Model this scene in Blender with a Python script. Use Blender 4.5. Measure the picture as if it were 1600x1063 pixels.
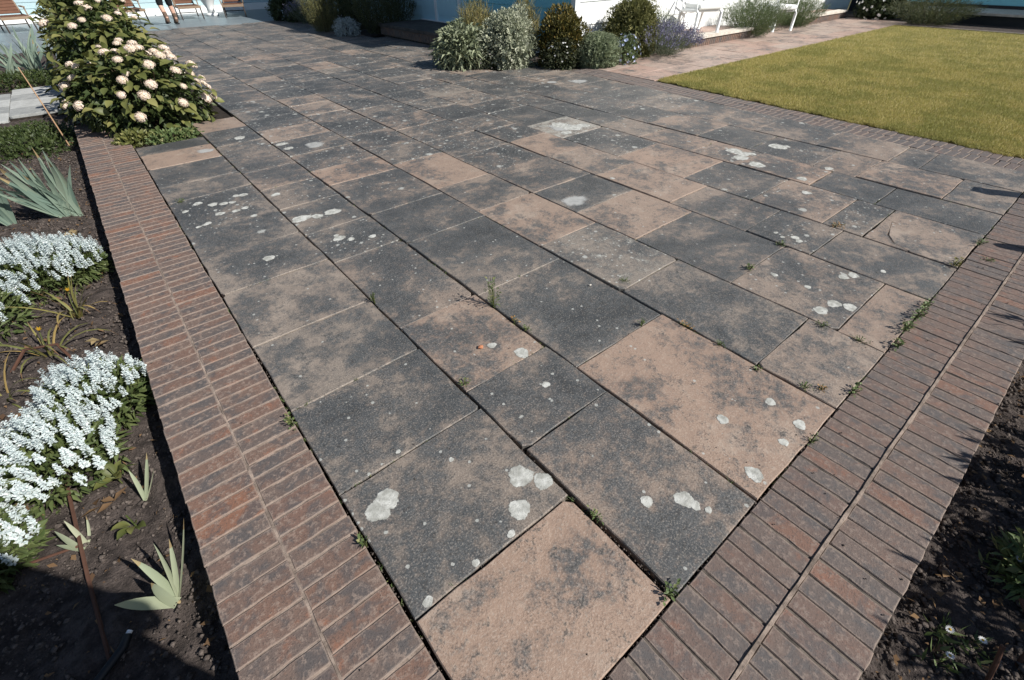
import bpy, math, random
import numpy as np
from mathutils import Vector, Matrix, noise as mnoise
R_ = math.radians
for o in list(bpy.data.objects): bpy.data.objects.remove(o)
sc = bpy.context.scene
col = sc.collection

# ------------------------------------------------------------------ camera
cam = bpy.data.cameras.new('camera'); camo = bpy.data.objects.new('camera', cam); col.objects.link(camo)
cam.sensor_width = 36.0; cam.lens = 36.0*704.4946/1600.0; cam.clip_start = 0.05; cam.clip_end = 2000
Fv = Vector((0.48129433, 0.59000589, -0.64826601)); Rv = Vector((0.77010501, -0.63785671, -0.00878041)); Uv = Vector((0.41868132, 0.49500694, 0.7613633))
M = Matrix.Identity(4)
for i in range(3): M[i][0] = Rv[i]; M[i][1] = Uv[i]; M[i][2] = -Fv[i]
M[2][3] = 1.5
camo.matrix_world = M
sc.camera = camo
# ------------------------------------------------------------------ sky, sun, exposure
SUN_EL = 39.5
sunvec = Vector((0.46*math.cos(R_(SUN_EL)), -0.888*math.cos(R_(SUN_EL)), math.sin(R_(SUN_EL))))
world = bpy.data.worlds.new('World'); sc.world = world; world.use_nodes = True
wn = world.node_tree; wn.nodes.clear()
sky = wn.nodes.new('ShaderNodeTexSky'); sky.sky_type = 'NISHITA'; sky.sun_disc = False
sky.sun_elevation = R_(SUN_EL); sky.sun_rotation = R_(152.6); sky.air_density = 1.0; sky.dust_density = 0.6; sky.ozone_density = 1.5
wb = wn.nodes.new('ShaderNodeBackground'); wb.inputs[1].default_value = 0.06
wo = wn.nodes.new('ShaderNodeOutputWorld')
wn.links.new(sky.outputs[0], wb.inputs[0]); wn.links.new(wb.outputs[0], wo.inputs[0])
sl = bpy.data.lights.new('sun', 'SUN'); sl.energy = 5.0; sl.angle = R_(0.53); sl.color = (1.0, 0.95, 0.88)
so = bpy.data.objects.new('sun', sl); col.objects.link(so)
so.rotation_euler = (-sunvec).to_track_quat('-Z', 'Y').to_euler(); so.location = (10, -15, 20)
sc.view_settings.view_transform = 'Standard'; sc.view_settings.look = 'None'
sc.view_settings.exposure = 0.42; sc.view_settings.gamma = 1.0
sc.view_settings.use_curve_mapping = False

# ------------------------------------------------------------------ helpers
rng = np.random.default_rng(7); random.seed(7)
def mesh_np(name, V, F, mat=None, smooth=False):
    V = np.asarray(V, np.float32); F = np.asarray(F, np.int32)
    me = bpy.data.meshes.new(name); n, k = F.shape
    me.vertices.add(len(V)); me.vertices.foreach_set('co', V.ravel())
    me.loops.add(n*k); me.loops.foreach_set('vertex_index', F.ravel())
    me.polygons.add(n); me.polygons.foreach_set('loop_start', np.arange(0, n*k, k, dtype=np.int32))
    me.polygons.foreach_set('loop_total', np.full(n, k, np.int32))
    if smooth: me.polygons.foreach_set('use_smooth', np.ones(n, bool))
    me.update(calc_edges=True); me.validate()
    if mat: me.materials.append(mat)
    return me
def mesh_py(name, V, F, mat=None, smooth=False):
    me = bpy.data.meshes.new(name); me.from_pydata([tuple(v) for v in V], [], [tuple(f) for f in F]); me.update()
    if smooth:
        for p in me.polygons: p.use_smooth = True
    if mat: me.materials.append(mat)
    return me
def ob(name, me, parent=None, loc=None, rot=None, scale=None):
    o = bpy.data.objects.new(name, me); col.objects.link(o)
    if parent: o.parent = parent
    if loc is not None: o.location = loc
    if rot is not None: o.rotation_euler = rot
    if scale is not None: o.scale = (scale,)*3 if isinstance(scale, (int, float)) else scale
    return o
def tag(o, label=None, cat=None, group=None, kind=None):
    if label: o['label'] = label
    if cat: o['category'] = cat
    if group: o['group'] = group
    if kind: o['kind'] = kind
    return o
def thing(name, label, cat, loc=(0, 0, 0), rz=0, group=None):
    o = bpy.data.objects.new(name, None); o.empty_display_size = .1; col.objects.link(o)
    o.location = loc; o.rotation_euler = (0, 0, rz)
    return tag(o, label, cat, group)
def join(parts):
    V = []; F = []; n = 0
    for v, f in parts:
        V += [tuple(p) for p in v]; F += [tuple(i+n for i in q) for q in f]; n += len(v)
    return V, F
def box(x0, x1, y0, y1, z0, z1):
    V = [(x0,y0,z0),(x1,y0,z0),(x1,y1,z0),(x0,y1,z0),(x0,y0,z1),(x1,y0,z1),(x1,y1,z1),(x0,y1,z1)]
    return V, [(3,2,1,0),(4,5,6,7),(0,1,5,4),(1,2,6,5),(2,3,7,6),(3,0,4,7)]
def tube(pts, rad, n=8):
    pts = [Vector(p) for p in pts]
    if not hasattr(rad, '__len__'): rad = [rad]*len(pts)
    V = []; F = []; up = Vector((0, 0, 1))
    for i, p in enumerate(pts):
        t = (pts[min(i+1, len(pts)-1)]-pts[max(i-1, 0)]).normalized()
        a = t.cross(up if abs(t.z) < .95 else Vector((1, 0, 0))).normalized(); b = t.cross(a)
        for k in range(n):
            an = 2*math.pi*k/n; V.append(p+(a*math.cos(an)+b*math.sin(an))*rad[i])
    for i in range(len(pts)-1):
        for k in range(n): F.append((i*n+k, i*n+(k+1) % n, (i+1)*n+(k+1) % n, (i+1)*n+k))
    F.append(tuple(range(n))); F.append(tuple(range((len(pts)-1)*n+n-1, (len(pts)-1)*n-1, -1)))
    return V, F
def lathe(prof, n=16):
    V = []; F = []
    for r, z in prof:
        for k in range(n): V.append((r*math.cos(2*math.pi*k/n), r*math.sin(2*math.pi*k/n), z))
    for i in range(len(prof)-1):
        for k in range(n): F.append((i*n+k, i*n+(k+1) % n, (i+1)*n+(k+1) % n, (i+1)*n+k))
    F.append(tuple(range(n-1, -1, -1))); F.append(tuple(range((len(prof)-1)*n, len(prof)*n)))
    return V, F

# ------------------------------------------------------------------ materials
class NT:
    def __init__(s, name):
        s.m = bpy.data.materials.new(name); s.m.use_nodes = True; s.t = s.m.node_tree; s.t.nodes.clear()
        s.out = s.n('ShaderNodeOutputMaterial')
    def n(s, ty, **k):
        d = s.t.nodes.new(ty)
        for a, v in k.items(): setattr(d, a, v)
        return d
    def l(s, a, b): s.t.links.new(a, b)
    def set(s, sock, v):
        if isinstance(v, bpy.types.NodeSocket): s.l(v, sock)
        else: sock.default_value = v
    def noise(s, vec, scale, detail=5, rough=.6, dist=0):
        d = s.n('ShaderNodeTexNoise'); s.l(vec, d.inputs['Vector']); d.inputs['Scale'].default_value = scale
        d.inputs['Detail'].default_value = detail; d.inputs['Roughness'].default_value = rough; d.inputs['Distortion'].default_value = dist
        return d.outputs['Fac']
    def math(s, op, a, b=0.0, c=0.0, clamp=False):
        d = s.n('ShaderNodeMath', operation=op, use_clamp=clamp); s.set(d.inputs[0], a); s.set(d.inputs[1], b); s.set(d.inputs[2], c); return d.outputs[0]
    def ss(s, v, a, b):
        d = s.n('ShaderNodeMapRange', interpolation_type='SMOOTHSTEP'); s.set(d.inputs[0], v); s.set(d.inputs[1], a); s.set(d.inputs[2], b); return d.outputs[0]
    def mix(s, f, a, b, mode='MIX'):
        d = s.n('ShaderNodeMix', data_type='RGBA', blend_type=mode); s.set(d.inputs[0], f)
        for i, v in ((6, a), (7, b)):
            s.set(d.inputs[i], v if isinstance(v, bpy.types.NodeSocket) else (*v, 1))
        return d.outputs[2]
    def ramp(s, f, stops, interp='LINEAR'):
        d = s.n('ShaderNodeValToRGB'); s.l(f, d.inputs[0]); e = d.color_ramp; e.interpolation = interp
        while len(e.elements) < len(stops): e.elements.new(.5)
        for el, (p, c) in zip(e.elements, stops): el.position = p; el.color = (*c, 1)
        return d.outputs[0]
    def coords(s, world=False, offset=True):
        if world:
            return s.n('ShaderNodeNewGeometry').outputs['Position']
        tc = s.n('ShaderNodeTexCoord').outputs['Object']
        if not offset: return tc
        oi = s.n('ShaderNodeObjectInfo')
        a = s.n('ShaderNodeVectorMath', operation='SCALE'); c = s.n('ShaderNodeCombineXYZ')
        for i, k in enumerate((37.0, 91.0, 53.0)): s.l(s.math('MULTIPLY', oi.outputs['Random'], k), c.inputs[i])
        b = s.n('ShaderNodeVectorMath', operation='ADD'); s.l(tc, b.inputs[0]); s.l(c.outputs[0], b.inputs[1])
        return b.outputs[0]
    def bsdf(s, colr, rough=.8, bump=None, bstr=.3, bdist=.01, spec=.3, metal=0.0, transl=0.0):
        p = s.n('ShaderNodeBsdfPrincipled'); s.set(p.inputs['Base Color'], colr if isinstance(colr, bpy.types.NodeSocket) else (*colr, 1))
        s.set(p.inputs['Roughness'], rough); p.inputs['Specular IOR Level'].default_value = spec; p.inputs['Metallic'].default_value = metal
        if bump is not None:
            b = s.n('ShaderNodeBump'); b.inputs['Strength'].default_value = bstr; b.inputs['Distance'].default_value = bdist
            s.l(bump, b.inputs['Height']); s.l(b.outputs[0], p.inputs['Normal'])
        sh = p.outputs[0]
        if transl:
            t = s.n('ShaderNodeBsdfTranslucent'); s.set(t.inputs[0], colr if isinstance(colr, bpy.types.NodeSocket) else (*colr, 1))
            mx = s.n('ShaderNodeMixShader'); mx.inputs[0].default_value = transl; s.l(sh, mx.inputs[1]); s.l(t.outputs[0], mx.inputs[2]); sh = mx.outputs[0]
        s.l(sh, s.out.inputs[0]); return s.m

def mat_slab(name, tan, buff, pale_edges=.5, lich=1.0):
    s = NT(name); co = s.coords(); oi = s.n('ShaderNodeObjectInfo')
    sep = s.n('ShaderNodeSeparateColor'); s.l(oi.outputs['Color'], sep.inputs[0]); cr, cg, cb = sep.outputs
    n1 = s.noise(s.coords(world=True), 1.9, 6, .62, .5); n2 = s.noise(co, 9, 7, .72, .4); n3 = s.noise(co, 42, 6, .75); n4 = s.noise(co, 150, 3, .75)
    base = s.mix(cg, tan, buff)
    base = s.mix(s.math('MULTIPLY', s.ss(n1, .38, .62), .6), base, s.mix(.6, base, (.20, .14, .11)))
    base = s.mix(s.math('MULTIPLY', s.ss(n3, .52, .62), .55), base, s.mix(.55, base, (.50, .41, .33)))
    base = s.mix(s.math('MULTIPLY', s.ss(s.noise(co, 3.3, 5, .7), .52, .66), .45), base, (.40, .335, .275))
    base = s.mix(s.ss(cr, .40, .85), base, s.mix(.42, base, (.165, .140, .120)))
    n1 = s.math('ADD', s.math('MULTIPLY', s.math('SUBTRACT', n1, .5), 1.35), .5)
    # algae film: threshold set per slab
    n22 = s.noise(co, 20, 5, .7, .5)
    v = s.math('ADD', s.math('ADD', s.math('MULTIPLY', n1, .50), s.math('MULTIPLY', n22, .26)), s.math('ADD', s.math('MULTIPLY', n2, .44), s.math('MULTIPLY', n3, .32)))
    thr = s.math('SUBTRACT', .912, s.math('MULTIPLY', cr, .265))
    att = s.n('ShaderNodeAttribute', attribute_name='edge')
    e = s.math('MULTIPLY', s.math('SUBTRACT', 1.0, att.outputs['Fac']), pale_edges*.10)
    v2 = s.math('SUBTRACT', v, e)
    m = s.ss(v2, s.math('SUBTRACT', thr, .085), s.math('ADD', thr, .085))
    dark = s.mix(s.ss(n2, .36, .62), (.032, .042, .049), (.076, .085, .090))
    dark = s.mix(s.math('MULTIPLY', s.ss(n3, .52, .62), .62), dark, (.165, .150, .132))
    c = s.mix(s.math('MULTIPLY', m, .93), base, dark)
    c = s.mix(s.math('MULTIPLY', s.ss(v2, s.math('ADD', thr, .07), s.math('ADD', thr, .19)), .62), c, (.022, .027, .030))
    # pale crust: 1 - object alpha
    crust = s.math('SUBTRACT', 1.0, oi.outputs['Alpha'])
    cv = s.math('ADD', s.math('MULTIPLY', n2, .55), s.math('MULTIPLY', n3, .45))
    ct = s.math('SUBTRACT', .70, s.math('MULTIPLY', crust, .26))
    c = s.mix(s.math('MULTIPLY', s.ss(cv, ct, s.math('ADD', ct, .07)), s.math('MULTIPLY', s.math('GREATER_THAN', crust, .01), .85)), c, (.40, .385, .34))
    # black pits and crumbs, pale grains
    pit = s.math('MULTIPLY', s.ss(n3, .55, .62), s.ss(n2, .42, .56)); c = s.mix(s.math('MULTIPLY', pit, .72), c, (.034, .035, .036))
    c = s.mix(s.math('MULTIPLY', s.ss(n4, .53, .62), s.math('MULTIPLY', s.ss(s.math('ADD', n2, s.math('MULTIPLY', cr, .25)), .48, .74), .66)), c, (.040, .039, .038))
    c = s.mix(s.math('MULTIPLY', s.ss(n4, .46, .36), .40), c, (.42, .37, .32))
    # small lichen spots
    for sc_, rad, amt in ((6.0, .20, .30), (13, .24, .40), (34, .27, .42)):
        vo = s.n('ShaderNodeTexVoronoi'); s.l(co, vo.inputs['Vector']); vo.inputs['Scale'].default_value = sc_
        vs = s.n('ShaderNodeSeparateColor'); s.l(vo.outputs['Color'], vs.inputs[0])
        d = s.math('ADD', vo.outputs['Distance'], s.math('MULTIPLY', s.math('SUBTRACT', n3, .5), .55))
        sel = s.math('GREATER_THAN', s.math('MULTIPLY', s.math('SUBTRACT', cb, .25 if sc_ < 20 else .05), amt), vs.outputs[0])
        sp = s.math('MULTIPLY', s.ss(d, rad, rad*.75), sel)
        c = s.mix(s.math('MULTIPLY', sp, .8*lich), c, s.mix(n3, (.30, .31, .29), (.50, .51, .48)))
    h = s.math('ADD', s.math('MULTIPLY', n2, .6), s.math('ADD', s.math('MULTIPLY', n3, .25), s.math('MULTIPLY', n4, .10)))
    return s.bsdf(c, s.math('ADD', .42, s.math('MULTIPLY', n3, .28)), h, .7, .013, .4)
M_slab = mat_slab('sandstone_weathered', (.305, .218, .166), (.222, .198, .170))
M_path = mat_slab('sandstone_path', (.40, .26, .21), (.38, .31, .265), .2, .3)

def mat_brick(name='brick_brown', grey=0.0):
    s = NT(name); co = s.coords(); oi = s.n('ShaderNodeObjectInfo')
    r = oi.outputs['Random']
    n1 = s.noise(co, 9, 5, .65, .4); n2 = s.noise(co, 55, 5, .7); n3 = s.noise(co, 210, 2, .6)
    b = s.ramp(r, [(0, (.150, .100, .080)), (.22, (.185, .108, .078)), (.42, (.122, .098, .087)), (.62, (.172, .112, .086)), (.80, (.142, .108, .092)), (.95, (.225, .110, .068)), (1, (.108, .100, .098))])
    b = s.mix(s.math('MULTIPLY', s.ss(n1, .47, .62), .75), b, (.078, .076, .078))
    b = s.mix(s.math('MULTIPLY', s.ss(n1, .43, .30), .65), b, (.285, .120, .066))
    b = s.mix(s.math('MULTIPLY', s.ss(n2, .50, .64), .6), b, (.32, .245, .20))
    b = s.mix(s.math('MULTIPLY', s.ss(n3, .54, .66), .55), b, (.042, .038, .036))
    att = s.n('ShaderNodeAttribute', attribute_name='edge')
    if grey: b = s.mix(grey, b, s.mix(n2, (.075, .076, .080), (.125, .122, .122)))
    sm = s.math('MULTIPLY', s.ss(s.math('ADD', att.outputs['Fac'], s.math('MULTIPLY', s.math('SUBTRACT', s.noise(co, 26, 4, .7), .5), 1.6)), .55, .1), .55)
    b = s.mix(sm, b, (.27, .215, .18))
    h = s.math('ADD', s.math('MULTIPLY', n2, .7), s.math('MULTIPLY', n3, .3))
    return s.bsdf(b, s.math('ADD', .58, s.math('MULTIPLY', n2, .3)), h, .55, .007, .25)
M_brick = mat_brick('brick_brown', .14); M_brickgrey = mat_brick('brick_blue_grey', .65); M_brickmid = mat_brick('brick_grey_brown', .36)
def simple_noise(name, a, b, scale, rough=.9, bstr=.5, bdist=.01, world=True, spec=.2, detail=6, lo=.35, hi=.65):
    s = NT(name); co = s.coords(world=world, offset=not world)
    n1 = s.noise(co, scale, detail, .65); n2 = s.noise(co, scale*7, 4, .65)
    c = s.mix(s.ss(n1, lo, hi), a, b); c = s.mix(s.math('MULTIPLY', s.ss(n2, .5, .72), .5), c, tuple(x*.45 for x in a))
    return s.bsdf(c, rough, s.math('ADD', n1, s.math('MULTIPLY', n2, .5)), bstr, bdist, spec)
M_mortar = simple_noise('mortar_sandy', (.15, .12, .10), (.33, .265, .22), 14, .95, .6, .008)
M_mortar_dark = simple_noise('mortar_grimy', (.05, .045, .04), (.19, .16, .135), 7, .95, .6, .008)
M_dirt = simple_noise('joint_dirt', (.020, .017, .015), (.045, .037, .030), 25, 1, .8, .01)
M_soil = simple_noise('bed_soil', (.040, .033, .030), (.098, .080, .072), 18, 1, 1.0, .02)
M_clod = simple_noise('soil_crumbs', (.050, .042, .038), (.150, .125, .110), 40, 1, .6, .01)
M_ground = simple_noise('far_ground', (.05, .06, .025), (.09, .08, .04), 2, 1)
M_footing = simple_noise('concrete_footing', (.10, .09, .08), (.17, .15, .13), 9, .95)
M_deck = simple_noise('grey_deck_paving', (.15, .19, .215), (.19, .23, .25), 3, .38, .1, .003, spec=.5)
M_step = simple_noise('doorstep_stone', (.06, .056, .052), (.11, .10, .09), 6, .9)
M_coping = simple_noise('pale_coping', (.50, .46, .40), (.62, .58, .52), 8, .85)
M_greystone = simple_noise('grey_stone_flag', (.24, .25, .25), (.34, .35, .34), 6, .85, world=False)
M_palestone = simple_noise('pale_stone_flag', (.36, .37, .36), (.45, .46, .45), 6, .85, world=False)
M_gravel = simple_noise('gravel_bed', (.20, .16, .13), (.36, .29, .24), 30, 1, .8, .01)

def mat_lichen():
    s = NT('lichen_crust'); co = s.coords(); n = s.noise(co, 30, 5, .65); n2 = s.noise(co, 120, 4, .7)
    c = s.mix(s.ss(n, .35, .65), (.30, .305, .28), (.54, .55, .52)); c = s.mix(s.math('MULTIPLY', s.ss(n2, .52, .64), .6), c, (.20, .195, .18))
    m = s.bsdf(c, .95, n2, .6, .004, .1)
    att = s.n('ShaderNodeAttribute', attribute_name='edge')
    al = s.ss(s.math('ADD', att.outputs['Fac'], s.math('MULTIPLY', s.math('SUBTRACT', s.math('ADD', s.math('MULTIPLY', n, .5), s.math('MULTIPLY', n2, .5)), .5), 1.7)), .05, .40)
    sh = s.out.inputs[0].links[0].from_socket; t = s.n('ShaderNodeBsdfTransparent'); mx = s.n('ShaderNodeMixShader')
    s.l(al, mx.inputs[0]); s.l(t.outputs[0], mx.inputs[1]); s.l(sh, mx.inputs[2]); s.l(mx.outputs[0], s.out.inputs[0]); return m
M_lichen = mat_lichen()
def mat_leaf(name, a, b, c=None, rough=.5, transl=.22, spec=.35, veins=False):
    s = NT(name); g = s.n('ShaderNodeNewGeometry'); oi = s.n('ShaderNodeObjectInfo')
    r = s.math('FRACT', s.math('ADD', g.outputs['Random Per Island'], oi.outputs['Random']))
    st = [(0, a), (1, b)] if c is None else [(0, a), (.8, b), (1, c)]
    cc = s.ramp(r, st)
    return s.bsdf(cc, rough, None, transl=transl, spec=spec)
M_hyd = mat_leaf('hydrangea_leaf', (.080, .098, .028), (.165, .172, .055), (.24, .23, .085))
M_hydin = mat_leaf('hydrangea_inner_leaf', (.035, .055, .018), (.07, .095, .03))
M_stem = simple_noise('woody_stem', (.07, .05, .03), (.13, .09, .06), 30, .9)
M_greenstem = mat_leaf('green_stem', (.07, .10, .03), (.12, .14, .05))
M_head = mat_leaf('hydrangea_floret', (.66, .55, .40), (.80, .68, .60), (.83, .75, .72), .7, .2, .1)
M_salvia = mat_leaf('white_floret', (.52, .60, .60), (.70, .77, .77), (.82, .85, .84), .7, .25, .1)
M_salvleaf = mat_leaf('salvia_leaf', (.06, .09, .03), (.13, .16, .06))
M_iris = mat_leaf('iris_leaf', (.15, .22, .18), (.24, .31, .24), (.30, .36, .27), .5, .25)
M_irisdry = mat_leaf('iris_dry_tip', (.36, .29, .16), (.30, .22, .12), None, .8, .25, .1)
M_daylily = mat_leaf('daylily_leaf', (.14, .155, .05), (.25, .22, .07), (.34, .24, .09), .6, .25)
M_yellow = mat_leaf('yellow_petal', (.55, .36, .04), (.62, .42, .06), None, .6, .3, .1)
M_dead = mat_leaf('dead_leaf', (.13, .08, .045), (.22, .14, .075), (.09, .055, .035), .9, .15, .1)
M_weed = mat_leaf('weed_leaf', (.08, .125, .045), (.15, .195, .075), (.22, .21, .085), .6, .2)
M_weedred = mat_leaf('dry_weed_leaf', (.30, .16, .06), (.38, .24, .09), None, .8, .15)
M_grass = None
def mat_grass():
    s = NT('lawn_blade'); g = s.n('ShaderNodeNewGeometry'); n = s.noise(g.outputs['Position'], 1.5, 5, .65); n2 = s.noise(g.outputs['Position'], 7, 4, .6)
    c = s.ramp(g.outputs['Random Per Island'], [(0, (.30, .285, .085)), (.5, (.43, .39, .13)), (.8, (.55, .475, .19)), (1, (.66, .56, .31))])
    c = s.mix(s.math('MULTIPLY', s.ss(n, .45, .58), .6), c, (.25, .265, .08))
    c = s.mix(s.math('MULTIPLY', s.ss(n2, .5, .7), .35), c, (.48, .385, .17))
    return s.bsdf(c, .6, None, transl=.25, spec=.25)
M_grass = mat_grass()
M_lawnbase = simple_noise('lawn_thatch', (.20, .18, .075), (.30, .25, .11), 20, 1)
def flat(name, c, rough=.6, spec=.3, metal=0.0, scale=12, var=.12):
    s = NT(name); co = s.coords(offset=True); n = s.noise(co, scale, 5, .6)
    return s.bsdf(s.mix(n, tuple(x*(1-var) for x in c), tuple(min(1, x*(1+var)) for x in c)), rough, n, .15, .004, spec, metal)
M_white = flat('white_paint_board', (.80, .82, .82), .6, var=.04)
M_blueshade = flat('blue_shade_tint_board', (.46, .70, .78), .6, var=.06)  # shaded side wall and door: blue cast of the shade painted into the colour
M_tealshade = flat('teal_shade_tint_board', (.22, .56, .66), .6, var=.06)  # wall faces turned from the sun: teal of the shade put into the colour
M_plinth = flat('dark_plinth', (.03, .033, .036), .8)
M_teak = flat('teak_slat', (.12, .055, .032), .6, var=.3)
M_teakpale = flat('weathered_teak', (.25, .18, .125), .65, var=.25)
M_darkwood = flat('dark_metal_leg', (.05, .04, .035), .5)
M_whitemetal = flat('white_metal_tube', (.78, .80, .80), .4, var=.03)
M_cushion = flat('white_cushion', (.78, .80, .79), .9, var=.03)
M_rust = flat('rusty_iron', (.085, .042, .028), .9, var=.4, scale=40)
M_hose = flat('black_hose', (.012, .014, .016), .45)
M_cane = flat('bamboo_cane', (.42, .27, .16), .7)
M_skin = flat('skin', (.52, .32, .24), .55, var=.05)
M_short = flat('black_cloth', (.012, .013, .015), .9)
M_shirt = flat('grey_cloth', (.10, .11, .12), .9)
M_boot = flat('brown_suede', (.13, .088, .065), .95)
M_sole = flat('black_rubber', (.015, .015, .015), .7)
M_glass = flat('dark_glass', (.03, .05, .06), .08, .5)
M_hair = flat('brown_hair', (.04, .025, .015), .6)

# ------------------------------------------------------------------ stone piece maker
def stone_mesh(name, poly, thick, bevel, jit, step, mat, seed, inset=.07):
    """poly: CCW outline in local XY, top at z=0; uneven edge, rounded arris, inner ring carrying the 'edge' value"""
    rs = np.random.RandomState(seed)
    pts = []
    n = len(poly)
    for i in range(n):
        a = np.array(poly[i]); b = np.array(poly[(i+1) % n]); L = np.linalg.norm(b-a); k = max(1, int(round(L/step)))
        nn = np.array([(b-a)[1], -(b-a)[0]])/max(L, 1e-6)
        for j in range(k):
            p = a+(b-a)*(j+ (rs.uniform(-.2, .2) if j else 0))/k
            pts.append(p + nn*rs.normal(0, jit)*(1 if j else .6))
    P = np.array(pts); c = P.mean(0); m = len(P)
    def shrink(d):
        Q = P-c; r = np.linalg.norm(Q, axis=1, keepdims=True)
        # inset towards centre, limited by the size of the piece
        lim = np.minimum(np.abs(Q).max(0)*.35, d)
        return c+np.sign(Q)*np.maximum(np.abs(Q)-np.minimum(lim, np.abs(Q)*.5), 0)
    V = []; E = []
    for q, z, e in ((P, -thick, 0), (P, -bevel*1.1, 0), (shrink(bevel), 0, .15), (shrink(inset), 0, 1)):
        for k in range(m): V.append((q[k][0], q[k][1], z + (rs.normal(0, bevel*.25) if z == -bevel*1.1 else 0))); E.append(e)
    F = []
    for r in range(3):
        for k in range(m): F.append((r*m+k, r*m+(k+1) % m, (r+1)*m+(k+1) % m, (r+1)*m+k))
    F.append(tuple(range(3*m, 4*m)))
    me = mesh_py(name, V, F, mat)
    at = me.attributes.new('edge', 'FLOAT', 'POINT'); at.data.foreach_set('value', np.array(E, np.float32))
    return me

# ------------------------------------------------------------------ ground, beds, bases (setting)
def struct(name, vf, mat, parent=None, kind='structure'):
    o = ob(name, mesh_py(name, *vf, mat), parent)
    if parent is None: o['kind'] = kind
    return o
struct('ground', box(-400, 400, -400, 400, -.9, -.42), M_ground)
def soil_grid(name, x0, x1, y0, y1, z, step, amp, mat=M_soil, mound=None):
    nx = int((x1-x0)/step)+1; ny = int((y1-y0)/step)+1
    xs = np.linspace(x0, x1, nx); ys = np.linspace(y0, y1, ny)
    V = []
    for y in ys:
        for x in xs:
            h = mnoise.noise((x*5, y*5, z))*.5+mnoise.noise((x*16, y*16, 3))*.3+mnoise.noise((x*45, y*45, 7))*.22
            V.append((x, y, z+amp*h+(mound(x, y) if mound else 0)))
    i = np.arange(nx*ny).reshape(ny, nx)
    F = np.stack([i[:-1, :-1], i[:-1, 1:], i[1:, 1:], i[1:, :-1]], -1).reshape(-1, 4)
    o = ob(name, mesh_np(name, np.array(V), F, mat, True)); o['kind'] = 'structure'; return o
BED = -.17
def left_mound(x, y): return .03*math.exp(-((x+.42)/.06)**2)*0 + .05*max(0, min(1, (-x-.55)/.6))
soil_grid('flower_bed_left', -2.6, -.36, .2, 9.2, BED, .021, .05, mound=left_mound)
soil_grid('flower_bed_left_far', -7.0, -.36, 9.2, 17.4, BED-.01, .12, .05)
soil_grid('flower_bed_right', .3, 4.6, -2.2, -.33, -.10, .025, .05)
soil_grid('flower_bed_hydrangea', .05, 1.2, 6.32, 17.4, -.05, .05, .04)
soil_grid('flower_bed_house_corner', 5.4, 9.9, 5.9, 8.45, -.05, .06, .05)
soil_grid('flower_bed_door', 6.22, 7.5, 8.45, 9.85, -.05, .06, .05)
soil_grid('flower_bed_house_side', 5.87, 7.5, 12.75, 21, -.02, .1, .04)

# soil crumbs: one uncountable scatter per bed
def crumbs(name, n, x0, x1, y0, y1, z, rmin, rmax, mat, seed, zfun=None):
    rs = np.random.RandomState(seed)
    octa = np.array([(1,0,0),(-1,0,0),(0,1,0),(0,-1,0),(0,0,1),(0,0,-1)], float)
    of = np.array([(0,2,4),(2,1,4),(1,3,4),(3,0,4),(2,0,5),(1,2,5),(3,1,5),(0,3,5)])
    P = np.stack([rs.uniform(x0, x1, n), rs.uniform(y0, y1, n), np.full(n, z)], 1)
    if zfun: P[:, 2] += np.array([zfun(a, b) for a, b in P[:, :2]])
    r = rmin*(rmax/rmin)**(rs.rand(n)**2.2)
    V = P[:, None, :]+octa[None]*r[:, None, None]*rs.uniform(.55, 1.3, (n, 6, 1))*np.array([1, 1, .8])
    F = of[None]+6*np.arange(n)[:, None, None]
    o = ob(name, mesh_np(name, V.reshape(-1, 3), F.reshape(-1, 3), mat)); o['kind'] = 'stuff'; return o
tag(crumbs('soil_crumbs', 26000, -1.6, -.385, .3, 8.5, BED+.004, .003, .016, M_clod, 1, left_mound), 'loose dark crumbs of soil in the bed of white flowers', 'soil')
tag(crumbs('soil_crumbs', 16000, .6, 4.2, -1.3, -.35, -.095, .003, .017, M_clod, 2), 'loose dark crumbs of soil beside the brick edging with daisies', 'soil')
def leaf_litter(n, x0, x1, y0, y1, z, seed, zfun=None):
    rs = np.random.RandomState(seed); P = np.stack([rs.uniform(x0, x1, n), rs.uniform(y0, y1, n), np.full(n, z)], 1)
    if zfun: P[:, 2] += np.array([zfun(a, b) for a, b in P[:, :2]])
    D = np.stack([rs.normal(0, 1, n), rs.normal(0, 1, n), rs.normal(0, .25, n)], 1); D /= np.linalg.norm(D, axis=1, keepdims=True)
    S = np.stack([-D[:, 1], D[:, 0], rs.normal(0, .3, n)], 1); L = (.010+.035*rs.rand(n)**3)[:, None]; W = L*rs.choice([.12, .4, .6], n)[:, None]
    V = np.stack([P, P+D*L*.5+S*W*.5+[0, 0, .004], P+D*L, P+D*L*.5-S*W*.5+[0, 0, .004]], 1).reshape(-1, 3)
    o = ob('leaf_litter', mesh_np('leaf_litter', V, np.arange(n*4).reshape(-1, 4), M_dead)); o['kind'] = 'stuff'; return o
tag(leaf_litter(2600, -1.6, -.39, .3, 8.5, BED+.022, 5, left_mound), 'dry brown leaf litter and twigs scattered on the white flower bed', 'leaf litter')
tag(leaf_litter(1300, .6, 4.2, -1.2, -.35, -.080, 6), 'dry brown leaf litter and twigs on the soil by the daisies', 'leaf litter')
tag(crumbs('gravel', 2500, 12.9, 16.5, 6.3, 7.0, .0, .008, .025, M_gravel, 8), 'pale gravel around the white chair legs beside the path', 'gravel')

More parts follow.
